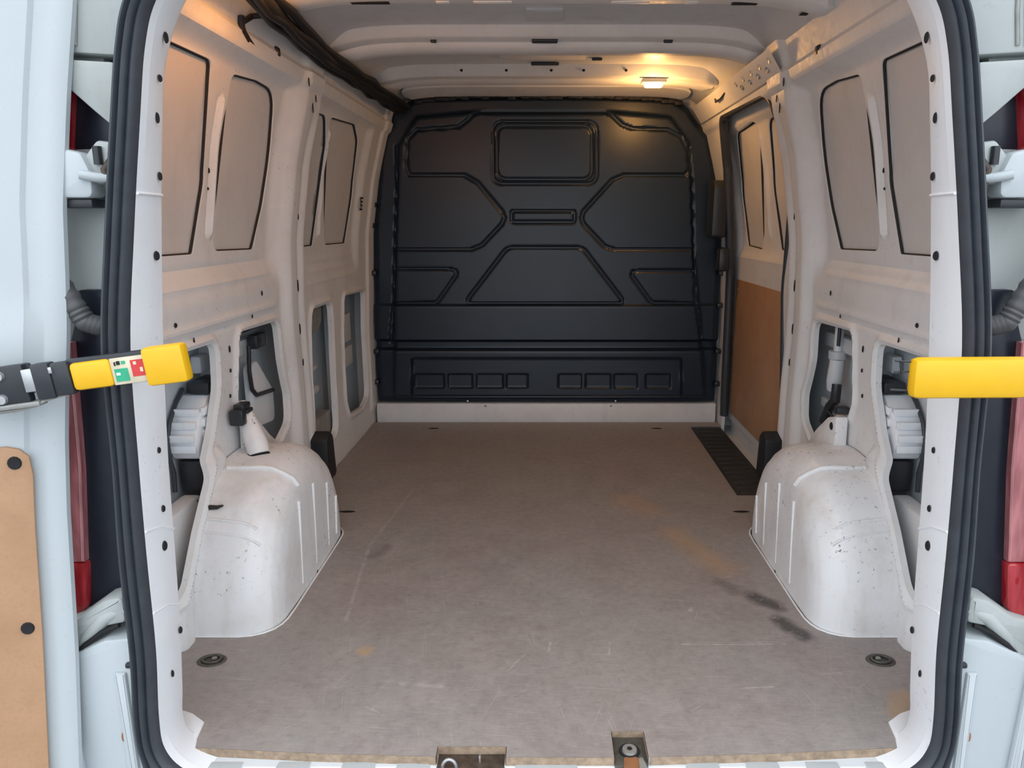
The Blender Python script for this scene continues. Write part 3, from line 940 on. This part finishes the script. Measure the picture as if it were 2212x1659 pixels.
INB = fillet([bz(*p) for p in [(540, 1480), (545, 800), (560, 330), (640, 200), (900, 178), (1540, 178), (1800, 200), (1890, 320), (1908, 800), (1960, 1480)]], .04)
def bulk_fn(U, V):
    d = np.zeros_like(U)       # + towards the rear (proud)
    s, _, _ = polysd(U, V, OUT)
    d -= .020 * (1 - sm(-s, .004, .03))
    si, _, _ = polysd(U, V, INB)
    d += .022 * sm(-si, -.012, .012)
    # hexagon and corner fields stand a little lower than the ribs between them
    for g_ in GR[:2]:
        d -= .007 * (1 - sm(linesd(U, V, g_), .004, .010))
    for g_ in GR[2:]:
        d -= .009 * (1 - sm(linesd(U, V, g_), .004, .011))
    d += .018 * (1 - sm(V, zA - .006, zA + .006))
    d -= .030 * (1 - sm(V, zB - .006, zB + .012))
    d += .030 * (1 - sm(V, zC - .008, zC + .008))
    r, _, _ = polysd(U, V, REC)
    d -= .022 * sm(-r, -.004, .006)
    for q in VENTS:
        r, _, _ = polysd(U, V, q)
        d -= .012 * sm(-r, -.004, .004)
    # soft rolled top edge above the field
    return U, 2.46 - d, V
bh = empty('bulkhead', (0, 2.47, .1))
tag(bh, 'charcoal moulded plastic bulkhead with embossed panels closing the front', 'bulkhead')
xs = np.linspace(-.89, .90, 300); zs = np.linspace(.085, 1.615, 262)
sheet('moulded_panel', xs, zs, bulk_fn, M['bulk'], bh, keep=OUT, lip=(0, .04, 0), sharp=40, flip=True)
for sgn, lst in ((-1, [(805, 442), (801, 487), (806, 590), (812, 760), (812, 826)]), (1, [(1562, 450), (1560, 540), (1560, 590), (1556, 660), (1552, 760), (1550, 830)])):
    for u, v_ in lst:
        x, z = bulk(u, v_, 2.44)
        box('edge_clip', (x, 2.452, z), (.030, .03, .026), M['black'], bh, .008)
for u in (1010, 1330):
    x, z = bulk(u, 867, 2.44)
    box('edge_clip', (x, 2.445, z), (.012, .012, .012), M['steel'], bh, .003)
# crinkled foam strip across the top
bm = bmesh.new()
for k in range(40):
    t = k / 39
    x = -.60 + 1.22 * t
    bm_box(bm, (x, 2.452 + .006 * rr.uniform(-1, 1), 1.578 - .03 * abs(x / .62) ** 4 + .006 * rr.uniform(-1, 1)), (.04, .03, .022), .006)
frommb('foam_strip', bm, M['loom'], bh)
# white cross member under it
tr = box('trim_3', (0, 2.465, .046), (1.735, .05, .105), M['inner'], None, .008)
tr['kind'] = 'structure'
for x in (-.31, .33):
    disc_dark('bolt_hole', (x, 2.4395, .085), .006, .006, (0, -1, 0), M['dull'], tr)
fw = box('wall_front', (0, 2.575, .55), (2.06, .03, 2.3), M['inner'], None, 0)
fw['kind'] = 'structure'

# black barred mark on the left wall beside the bulkhead
bs = empty('barcode_mark', (-.86, 2.22, 1.08))
tag(bs, 'small faded black barred sticker on the left wall beside the bulkhead', 'sticker')
for k, (dz, w) in enumerate(((.028, .040), (.012, .030), (-.004, .030), (-.022, .042))):
    z = 1.08 + dz
    box('bar', (-(proff(z) - .0015), 2.225, z), (.002, w, .007), M['hole'], bs, 0)
box('bar', (-(proff(1.09) - .0015), 2.210, 1.083), (.002, .007, .055), M['hole'], bs, 0)

# ------------------------------------------------------------------ sliding door on the right
sd = empty('sliding_door', (.93, 1.92, 0))
tag(sd, 'closed white sliding side door with brown hardboard lining, beside bulkhead', 'door', kind='thing')
DW1 = fillet([(2.02, .885), (1.87, 1.402), (2.215, 1.386), (2.305, 1.127), (2.263, .895)], [.02, .04, .05, .2, .02])
DW2 = fillet([(1.38, .893), (1.38, 1.38), (1.735, 1.384), (1.825, 1.145), (1.767, .893)], [.02, .04, .06, .2, .02])
def sdoor_fn(U, V):
    d = .05 + .022 * sm(V, .82, .90) * (1 - sm(V, 1.38, 1.41)) * (1 - sm(U, 2.32, 2.37))
    d = d - .010 * np.exp(-((U - 1.86 - .1 * (1.36 - V)) / .010) ** 2) * sm(V, .93, .95) * (1 - sm(V, 1.33, 1.35))
    d = d - .006 * np.exp(-((V - .845) / .010) ** 2)
    d = d + .02 * sm(-V, -.03, .0)
    return prof(V) + d, U, V
sheet('door_panel', np.linspace(1.36, 2.44, 130), np.linspace(-.10, 1.46, 180), sdoor_fn, M['inner'], sd, [DW1, DW2], lip=(.015, 0, 0), flip=True)
for p in (DW1, DW2):
    o_ = blank(1, p, sd, .010, .02, .072)
bm = bmesh.new()
hbp = fillet([(1.37, .075), (1.37, .735), (2.355, .735), (2.355, .075)], .012)
hbd = prism('hardboard_lining', hbp, lambda a, b, t: (t, a, b), .916, .922, M['hardboard'], sd, .001)
for y, z in ((1.6, .69), (2.0, .69), (2.32, .69), (2.32, .4), (1.55, .4), (2.32, .12), (2.0, .12), (1.6, .12)):
    disc_dark('lining_screw', (.9155, y, z), .007, .007, (-1, 0, 0), M['dull'], sd)
# black rubber seal round the door opening
pts = [(proff(z) - .004, y, z) for y, z in SDO if z > -.06]
k0 = next(i for i, p in enumerate(SDO) if p[1] < -.05)
ordered = SDO[k0:] + SDO[:k0]
ordered = [p for p in ordered if p[1] > -.05]
pts = [(proff(z) + .006, y, z) for y, z in ordered]
ws = empty('weatherstrip', (.85, 1.9, 0))
tag(ws, 'black rubber weatherstrip around the sliding door opening', 'seal')
tube('seal_bead', pts, .013, M['rubber'], ws, 8)
fr = [(proff(z) + .010, y + .004, z) for y, z in ordered if y > 2.06]
tube('front_flap', fr, .021, M['rubber'], ws, 8)
lb = empty('latch_cover', (.79, 2.33, 1.05))
tag(lb, 'black plastic latch cover between the bulkhead and the sliding door', 'latch cover')
prism('cover_body', fillet([(2.27, .93), (2.255, 1.165), (2.285, 1.19), (2.40, 1.19), (2.40, .93)], .02), lambda a, b, t: (t, a, b), .765, .832, M['black'], lb, .010)
box('cover_tail', (.832, 2.31, .83), (.05, .07, .11), M['black'], lb, .015)
# top rail above the sliding door
rl = empty('door_rail', (.70, 1.9, 1.48))
tag(rl, 'perforated white roof rail above the sliding door, lit orange', 'rail')
def rail_fn(U, V):
    return .685 + V * .045, U, 1.525 - V * .070 - .02 * sm(-U, -1.5, -1.3) * 0
sheet('rail_face', np.linspace(1.22, 2.45, 60), np.linspace(0, 1, 10), rail_fn, M['inner'], rl, flip=True)
for k in range(9):
    y = 1.27 + k * .052
    disc_dark('rail_hole', (.702 + (k % 2) * .010, y, 1.500 - (k % 2) * .02), .010, .010, (-.88, 0, -.46), M['steel'], rl, (0, .3, 1), .003)
tube('rail_hook', [(.70, 2.02, 1.50), (.698, 2.0, 1.485), (.702, 1.93, 1.487), (.704, 1.86, 1.50)], .004, M['black'], rl, 8)

# ------------------------------------------------------------------ interior lamps
def roof_lamp(loc, label, power, col):
    r = empty('interior_lamp', loc)
    tag(r, label, 'lamp')
    x, y, z = loc
    box('lamp_base', (x, y, z + .012), (.10, .06, .016), M['bow'], r, .004)
    me = NB('lamp_glow'); me.b.inputs['Emission Color'].default_value = (1, .50, .10, 1); me.b.inputs['Emission Strength'].default_value = 14
    me.b.inputs['Base Color'].default_value = (.8, .6, .3, 1)
    bm = bmesh.new()
    bm_box(bm, (x, y, z - .002), (.075, .045, .018), .008)
    frommb('lamp_lens', bm, me.m, r)
    l = lamp('bulb', (0, 0, 0), power, .03, col)
    l.parent = r
    l.location = (0, 0, -.05)
    return r
roof_lamp((.44, 2.0, 1.553), 'small glowing orange interior lamp on the ceiling near the bulkhead', 3.9, (1, .50, .16))
roof_lamp((-.57, .52, 1.565), 'glowing orange interior lamp on the rear left of the ceiling', 3.4, (1, .38, .075))

# ------------------------------------------------------------------ rear opening: frame ring, rubber seal, jamb
A_ = [(0, 1.455), (.30, 1.45), (.44, 1.43), (.53, 1.385), (.581, 1.324), (.605, 1.26), (.624, 1.16), (.654, .986), (.682, .80), (.692, .60), (.698, .432), (.702, .252), (.712, .111), (.708, .045), (.675, .0), (.60, -.035), (.45, -.055), (0, -.06)]
B_ = [(0, 1.47), (.28, 1.465), (.43, 1.45), (.525, 1.41), (.581, 1.351), (.623, 1.26), (.640, 1.16), (.661, .986), (.679, .80), (.693, .60), (.700, .432), (.707, .252), (.717, .111), (.722, .045), (.705, .004), (.62, -.022), (.45, -.026), (0, -.028)]
C_ = [(0, 1.50), (.31, 1.495), (.46, 1.475), (.565, 1.42), (.621, 1.324), (.642, 1.26), (.662, 1.16), (.693, .986), (.722, .80), (.729, .60), (.739, .432), (.742, .252), (.751, .111), (.747, .040), (.728, -.02), (.64, -.085), (.46, -.105), (0, -.11)]
def smooth_loop(H, n=6):
    L = [(-x, z) for x, z in H[:0:-1]]          # left, bottom -> top
    loop = L[0:] + H[:-1] if False else [(x, z) for x, z in H] + [(-x, z) for x, z in H[-2:0:-1]]
    P = [Vector(p) for p in loop]; N = len(P); o = []
    for i in range(N):
        p0, p1, p2, p3 = P[i - 1], P[i], P[(i + 1) % N], P[(i + 2) % N]
        for k in range(n):
            t = k / n
            o.append(.5 * ((2 * p1) + (-p0 + p2) * t + (2 * p0 - 5 * p1 + 4 * p2 - p3) * t * t + (-p0 + 3 * p1 - 3 * p2 + p3) * t ** 3))
    return o
LA, LB_, LC = smooth_loop(A_), smooth_loop(B_), smooth_loop(C_)
NL = len(LA)
def outn(L, i):
    t = (L[(i + 1) % NL] - L[i - 1]).normalized()
    n = Vector((t.y, -t.x))
    c = Vector((0, .7))
    return n if n.dot(L[i] - c) > 0 else -n
secs = []
for i in range(NL):
    a, b = LA[i], LB_[i]
    n = outn(LB_, i)
    sec = []
    sec.append((a.x, -.010, a.y))
    sec.append((a.x, -.030, a.y))
    for s_ in (.08, .3, .55, .8, .95):
        q = a * (1 - s_) + b * s_
        k = .003 * math.sin(PI * s_)
        sec.append((q.x - n.x * k, -.03 + .1 * s_, q.y - n.y * k))
    sec.append((b.x, .070, b.y))
    for w_, y_ in ((.010, .078), (.05, .10), (.17, .135)):
        q = b + n * w_
        if q.y < -.03: q = Vector((q.x, max(q.y, -.045)))
        sec.append((q.x, y_, q.y))
    secs.append(sec)
t_f = loft('trim_1', secs, M['frame'], None, True, 40)
t_f['kind'] = 'structure'
# seal
prof_s = [(0, -.012), (.02, -.034), (.10, -.046), (.20, -.050), (.30, -.047), (.36, -.040), (.42, -.043), (.50, -.051), (.58, -.053), (.64, -.047), (.70, -.046), (.80, -.054), (.90, -.052), (.97, -.042), (1.0, -.02), (1.0, .0)]
secs = [[((LA[i] * (1 - s_) + LC[i] * s_).x, y, (LA[i] * (1 - s_) + LC[i] * s_).y) for s_, y in prof_s] for i in range(NL)]
se = loft('door_seal', secs, M['rubber'], None, True, 60)
tag(se, 'thick black rubber seal running around the rear door opening', 'seal')
# jamb outside the seal
secs = []
for i in range(NL):
    c = LC[i]; n = outn(LC, i)
    sec = []
    for w_, y_ in ((-.004, -.006), (.004, .0), (.006, .085), (.012, .098), (.10, .104), (.13, .108), (.15, .12)):
        q = c + n * w_
        q.x = max(-.93, min(.93, q.x))
        sec.append((q.x, y_, q.y))
    secs.append(sec)
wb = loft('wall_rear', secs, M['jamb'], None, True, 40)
wb['kind'] = 'structure'
for sg in (-1, 1):
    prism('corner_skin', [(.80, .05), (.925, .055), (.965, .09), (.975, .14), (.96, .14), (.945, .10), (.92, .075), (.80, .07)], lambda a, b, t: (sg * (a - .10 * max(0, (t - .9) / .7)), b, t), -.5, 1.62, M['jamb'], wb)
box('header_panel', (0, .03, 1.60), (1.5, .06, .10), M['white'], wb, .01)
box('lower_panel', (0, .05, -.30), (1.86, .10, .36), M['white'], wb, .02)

# punched slots along the frame
def ip(L, z):
    L = sorted(L, key=lambda q: q[1])
    for (x0, z0), (x1, z1) in zip(L, L[1:]):
        if z0 <= z <= z1: return x0 + (x1 - x0) * (z - z0) / (z1 - z0 + 1e-9)
    return L[-1][0]
for sg in (-1, 1):
    for s_, z, ry, rz in ((.58, 1.285, .010, .012), (.6, 1.225, .009, .008), (.6, 1.165, .008, .012), (.78, 1.075, .009, .010), (.70, .945, .013, .011), (.6, .605, .007, .008), (.6, .495, .008, .009), (.55, .425, .012, .013), (.9, .235, .009, .010), (.5, .168, .006, .010)):
        x = ip(A_[3:14], z) * (1 - s_) + ip(B_[3:14], z) * s_
        disc_dark('slot_hole', (sg * (x - .0045), -.03 + .1 * s_, z), ry * .55, rz * .75, (-sg, -.12, 0), M['hole'], t_f)
    for z in (.30, .455, 1.045):
        x0, x1 = ip(A_[3:14], z), ip(B_[3:14], z)
        tube('pressed_seam', [(sg * (x0 - .001), -.028, z + (.02 if z < 1 else 0)), (sg * ((x0 + x1) / 2 - .003), .02, z + (.01 if z < 1 else 0)), (sg * (x1 - .001), .068, z - (.015 if z < 1 else 0))], .0025, M['frame'], t_f, 6)
    # floor corner gusset
    prism('corner_gusset', fillet([(.715, .06), (.777, .148), (.735, .130), (.700, .104), (.688, .028), (.70, .02)], .006), lambda a, b, t: (sg * a, b, t), -.018, .003, M['frame'], t_f, .003)

# ------------------------------------------------------------------ rear doors, swung open
def rear_door(sg, label):
    root = empty('rear_door', (sg * .80, -.03, -.1))
    tag(root, label, 'door', kind='thing')
    Dx, Dy = -math.cos(math.radians(20)), -math.sin(math.radians(20))
    def P(a, t, z):
        """a along the door from the hinge edge, t towards the inside face (+ = towards the viewer)"""
        x = -.772 + Dx * a + (-Dy) * t
        y = -.02 + Dy * a + Dx * t
        return (sg * x, y, z)
    EZ = [-.30, .02, .251, .393, .52, .643, .722, .837, .913, 1.029, 1.197, 1.332, 1.55]
    EA = [.115, .088, .067, .057, .048, .036, .026, .010, .003, -.007, -.033, -.057, -.10]
    if sg < 0: EA = [e + .08 for e in EA]
    zs_ = np.linspace(-.30, 1.55, 60)
    prof_d = [(.085, -.055), (.060, -.053), (.030, -.042), (.004, -.022), (.0, -.010), (.004, -.002), (.012, .0), (.030, .0), (.036, -.003), (.055, -.004), (.062, .001), (.16, .002), (.60, .0), (.66, -.02), (.66, -.055), (.085, -.055)]
    secs = []
    for z in zs_:
        e = float(np.interp(z, EZ, EA))
        # scooped pressing around the check strap
        k = math.exp(-((z - .80) / .055) ** 4)
        secs.append([P(e + a, t + (.008 * k if .05 < a < .3 else 0), z) for a, t in prof_d])
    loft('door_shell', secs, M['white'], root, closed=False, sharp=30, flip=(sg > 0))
    poly = [(float(np.interp(z, EZ, EA)) + .049, z) for z in (-.25, .05, .3, .5, .59)] + [(.092, .622), (.104, .635), (.122, .641), (.60, .641), (.60, -.25)]
    hb = prism('hardboard_lining', poly, lambda a, b, t: P(a, t, b), .002, .008, M['hardboard'], root, .0012)
    for a, z in ((.113, .613), (.132, .317), (.152, .02)):
        q = Vector(P(a, .0085, z)); n = Vector(P(a, 1, z)) - Vector(P(a, 0, z))
        disc_dark('lining_stud', q, .0105, .0115, n, M['hole'], root, (0, 0, 1), .003)
    q = Vector(P(.083, .003, .49)); n = Vector(P(0, 1, 0)) - Vector(P(0, 0, 0))
    return root
DOORS = {}
DOORS[-1] = rear_door(1, 'open white left rear door with a brown hardboard lower lining')
DOORS[1] = rear_door(-1, 'open white right rear door swung back beyond the plain yellow strap')

# ------------------------------------------------------------------ rear corners: hinges, boots, lamps
def LX(z): return float(np.interp(z, [.25, .30, .394, .58, .79, 1.125, 1.238], [.874, .852, .842, .823, .812, .779, .758]))
def rear_corner(sg, nm):
    X = lambda a, b, t: (sg * a, t, b)
    tl = empty('tail_lamp', (sg * .86, .06, .3))
    tag(tl, 'tall red tail lamp on the %s rear corner of the van' % nm, 'tail lamp')
    def strip(z0, z1, n):
        zs_ = np.linspace(z0, z1, n)
        return [(LX(z), z) for z in zs_] + [(LX(z1) + .07, z1), (LX(z0) + .055, z0)]
    prism('upper_lens', strip(1.05, 1.245, 6), X, .018, .115, M['lens_red'], tl, .004)
    prism('clear_lens', strip(.395, .80, 8), X, .018, .115, M['lens_pale'], tl, .004)
    prism('lower_lens', fillet([(LX(.394) - .003, .394), (LX(.394) + .055, .394), (LX(.3) + .05, .26), (.885, .262), (.868, .285), (.850, .305)], .008), X, .016, .115, M['lens_red'], tl, .004)
    prism('housing_lower', fillet([(.742, .888), (.800, .888), (.800, .86), (.822, .80), (.846, .58), (.862, .394), (.865, .29), (.752, .31), (.742, .60)], .01), X, .034, .105, M['navy'], tl, .003)
    prism('housing_upper', fillet([(.68, 1.118), (.80, 1.118), (.80, 1.236), (.69, 1.236)], .004), X, .050, .105, M['navy'], tl, .003)
    tube('lens_edge', [(sg * LX(z), .017, z) for z in np.linspace(.40, .80, 10)], .003, M['lens_pale'], tl, 6)
    # body pressings above the lamp
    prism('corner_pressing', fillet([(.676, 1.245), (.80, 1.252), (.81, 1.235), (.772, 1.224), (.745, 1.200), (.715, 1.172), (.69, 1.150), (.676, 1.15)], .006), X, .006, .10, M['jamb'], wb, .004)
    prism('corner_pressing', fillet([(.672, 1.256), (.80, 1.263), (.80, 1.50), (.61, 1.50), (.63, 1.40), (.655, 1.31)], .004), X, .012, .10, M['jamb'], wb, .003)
    tube('drip_bead', [(sg * .752, .012, 1.27), (sg * .745, .012, 1.32), (sg * .735, .010, 1.45)], .007, M['white'], wb, 8)
    tube('drip_bead', [(sg * .735, .012, 1.27), (sg * .728, .012, 1.32), (sg * .720, .010, 1.45)], .004, M['dull'], wb, 8)
    # hinge
    h = DOORS[sg]
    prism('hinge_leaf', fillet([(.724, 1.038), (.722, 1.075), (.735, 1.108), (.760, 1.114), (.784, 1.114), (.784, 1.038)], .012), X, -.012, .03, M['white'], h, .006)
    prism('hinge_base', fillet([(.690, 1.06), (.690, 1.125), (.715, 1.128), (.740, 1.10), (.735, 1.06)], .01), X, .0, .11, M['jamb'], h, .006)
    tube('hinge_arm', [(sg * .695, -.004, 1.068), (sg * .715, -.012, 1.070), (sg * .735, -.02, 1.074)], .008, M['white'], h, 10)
    tube('hinge_spring', [(sg * .690, -.002, 1.100), (sg * .703, -.006, 1.082), (sg * .700, -.006, 1.062), (sg * .698, -.002, 1.025)], .006, M['grease'], h, 8)
    tube('hinge_pin', [(sg * .712, -.004, 1.118), (sg * .712, -.004, 1.090)], .007, M['black'], h, 8)
    box('hinge_shim', (sg * .765, .02, 1.030), (.07, .05, .014), M['black'], h, .003)
    # grommet
    gm = empty('round_grommet', (sg * .750, .095, 1.013))
    tag(gm, 'round grey rubber plug below the %s upper door hinge' % nm, 'plug')
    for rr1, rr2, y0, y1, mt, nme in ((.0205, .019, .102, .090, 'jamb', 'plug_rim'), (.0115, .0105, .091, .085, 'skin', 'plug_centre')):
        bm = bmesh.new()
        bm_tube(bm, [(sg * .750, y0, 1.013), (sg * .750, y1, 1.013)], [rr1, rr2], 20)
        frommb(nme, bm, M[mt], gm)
    tube('plug_ring', [(sg * .750 + .0215 * math.cos(a), .099, 1.013 + .0215 * math.sin(a)) for a in np.linspace(PI, 2 * PI, 12)], .0022, M['rubber'], gm, 6)
    # boot
    path = [(.900, .010, .985), (.845, .0, .955), (.805, -.005, .912), (.778, -.006, .862), (.766, -.004, .838), (.748, .004, .830), (.730, .030, .838), (.714, .08, .852)]
    P = [Vector(p) for p in path]; pts = []; rs = []
    for i in range(len(P) - 1):
        for k in range(12):
            q = P[i].lerp(P[i + 1], k / 12); pts.append((sg * q.x, q.y, q.z)); rs.append(.0165 + .0011 * math.cos(len(rs) * PI / 2) * (1 if i < 4 else .2))
    bt = tube('cable_boot', pts, rs, M['boot'], None, 14)
    tag(bt, 'grey corrugated rubber cable boot curving into the %s rear pillar' % nm, 'cable boot')
    # lower hinge cover and bodywork
    lw = empty('hinge_bracket', (sg * .82, .02, .28))
    tag(lw, 'white hinge bracket below the %s tail lamp' % nm, 'bracket')
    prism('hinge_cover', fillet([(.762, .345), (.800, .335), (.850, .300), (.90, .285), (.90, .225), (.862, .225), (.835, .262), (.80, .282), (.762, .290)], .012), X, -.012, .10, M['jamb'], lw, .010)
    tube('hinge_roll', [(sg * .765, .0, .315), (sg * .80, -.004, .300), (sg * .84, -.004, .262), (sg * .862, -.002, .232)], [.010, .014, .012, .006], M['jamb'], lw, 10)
    tube('hinge_gap', [(sg * .862, -.012, .226), (sg * .838, -.014, .250), (sg * .808, -.012, .272), (sg * .775, -.01, .286)], .0045, M['hole'], lw, 8)
    # lower corner panel (bumper end)
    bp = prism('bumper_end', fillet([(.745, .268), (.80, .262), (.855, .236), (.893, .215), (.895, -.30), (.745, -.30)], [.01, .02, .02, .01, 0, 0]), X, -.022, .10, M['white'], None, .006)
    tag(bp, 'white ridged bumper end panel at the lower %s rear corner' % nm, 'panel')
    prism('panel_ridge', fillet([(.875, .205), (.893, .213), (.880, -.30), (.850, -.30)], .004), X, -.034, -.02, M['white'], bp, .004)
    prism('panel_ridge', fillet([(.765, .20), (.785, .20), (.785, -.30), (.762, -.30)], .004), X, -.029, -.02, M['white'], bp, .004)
    disc_dark('panel_slot', (sg * .786, -.024, .065), .003, .010, (0, -1, 0), M['rust'], bp)
    box('panel_stop', (sg * .752, -.024, .215), (.022, .012, .010), M['black'], bp, .003)
rear_corner(-1, 'left')
rear_corner(1, 'right')

# ------------------------------------------------------------------ yellow door check straps
def frame_M(o, d, up=(0, 0, 1)):
    d = Vector(d).normalized(); u = Vector(up); u = (u - d * u.dot(d)).normalized()
    y = u.cross(d)           # away from viewer when d points right
    m = Matrix.Identity(4)
    for i, a in enumerate((d, y, u)):
        for j in range(3): m[j][i] = a[j]
    m.translation = Vector(o)
    return m
o0 = Vector((-.852, -.118, .752)); o1 = Vector((-.562, -.092, .787))
ML = frame_M(o0, o1 - o0)
sl = empty('check_strap', (-.80, -.12, .76))
tag(sl, 'yellow door check strap with green and red labels on the left door', 'door strap')
k = (o1 - o0).length / 395.
def lb_box(name, u0, u1, h, y0, y1, mat, bev=.003, dz=0., par=None):
    return box(name, ((u0 + u1) / 2 * k, (y0 + y1) / 2, dz), ((u1 - u0) * k, y1 - y0, h), mat, par or sl, bev, ML)
lb_box('hinge_bracket', -60, 72, .060, -.006, .010, M['black'], .003)
lb_box('bracket_foot', -60, 40, .050, .008, .062, M['black'], .004)
lb_box('bracket_flange', -60, 90, .008, -.010, .014, M['dull'], .002, -.033)
lb_box('steel_link', 69, 92, .036, -.009, -.003, M['steel'], .002, .004)
lb_box('pivot_housing', 90, 128, .056, -.012, .010, M['black'], .004)
lb_box('pivot_housing', 126, 164, .052, -.010, .010, M['black'], .004)
lb_box('strap_arm', 155, 380, .050, -.003, .008, M['black'], .003, .003)
lb_box('yellow_sleeve', 163, 246, .044, -.009, .006, M['yellow'], .007)
lb_box('label_backing', 245, 316, .042, -.0055, .004, M['label'], .0008)
for u0, u1, z0, h, mt in ((251, 278, -.006, .020, 'green'), (253, 256, .012, .006, 'hole'), (258, 265, .013, .006, 'hole'), (268, 276, .013, .005, 'green'), (286, 314, .002, .026, 'redprint')):
    lb_box('label_print', u0, u1, h, -.0062, -.004, M[mt], .0, z0)
lb_box('label_print', 254, 262, .004, -.0068, -.004, M['sticker'], 0., -.004)
lb_box('label_print', 292, 298, .005, -.0068, -.004, M['label'], 0., .010)
lb_box('label_print', 303, 309, .007, -.0068, -.004, M['label'], 0., -.001)
lb_box('yellow_cap', 314, 398, .060, -.015, .014, M['yellow'], .006, .001)
for u, z in ((24, .016), (18, -.020)):
    bm = bmesh.new()
    bm_tube(bm, [ML @ Vector((u * k, -.005, z)), ML @ Vector((u * k, -.011, z))], [.0085, .007], 16)
    frommb('rivet', bm, M['steel'], sl)
lb_box('link_tab', 126, 133, .010, -.0125, -.008, M['steel'], .001, .016)
tube('spring_wire', [ML @ Vector((u * k, -.004, z)) for u, z in ((-20, -.040), (40, -.040), (80, -.036), (100, -.030), (150, -.024))], .0025, M['dull'], sl, 6)

sr = empty('check_strap', (.66, -.10, .765))
tag(sr, 'plain yellow door check strap across the right door pillar', 'door strap')
MR = frame_M((.565, -.103, .764), (1, -.02, .01))
box('yellow_cap', (.0905, 0, 0), (.181, .030, .0640), M['yellow'], sr, .011, MR)
box('strap_arm', (.19, .006, 0), (.10, .012, .046), M['black'], sr, .003, MR)
box('pivot_housing', (.255, .006, 0), (.05, .02, .052), M['black'], sr, .004, MR)
tube('strap_hook', [MR @ Vector(p) for p in ((.01, .004, .024), (-.022, .006, .026))], .0016, M['black'], sr, 6)
tube('strap_hook', [MR @ Vector(p) for p in ((.01, .004, .010), (-.022, .006, .008))], .0016, M['black'], sr, 6)
tube('strap_hook', [MR @ Vector(p) for p in ((-.014, .004, .024), (-.012, .004, .010))], .002, M['black'], sr, 6)
tube('strap_hook', [MR @ Vector(p) for p in ((.01, .004, -.022), (-.026, .006, -.020))], .002, M['black'], sr, 6)

# ------------------------------------------------------------------ repeats share a group
seen = {}
for o in list(COL.objects):
    if o.parent is None and 'category' in o.keys():
        seen.setdefault(o.name.split('.')[0], []).append(o)
for k_, lst in seen.items():
    if len(lst) > 1:
        for o in lst:
            o['group'] = k_.replace('_', ' ') + 's of the van'
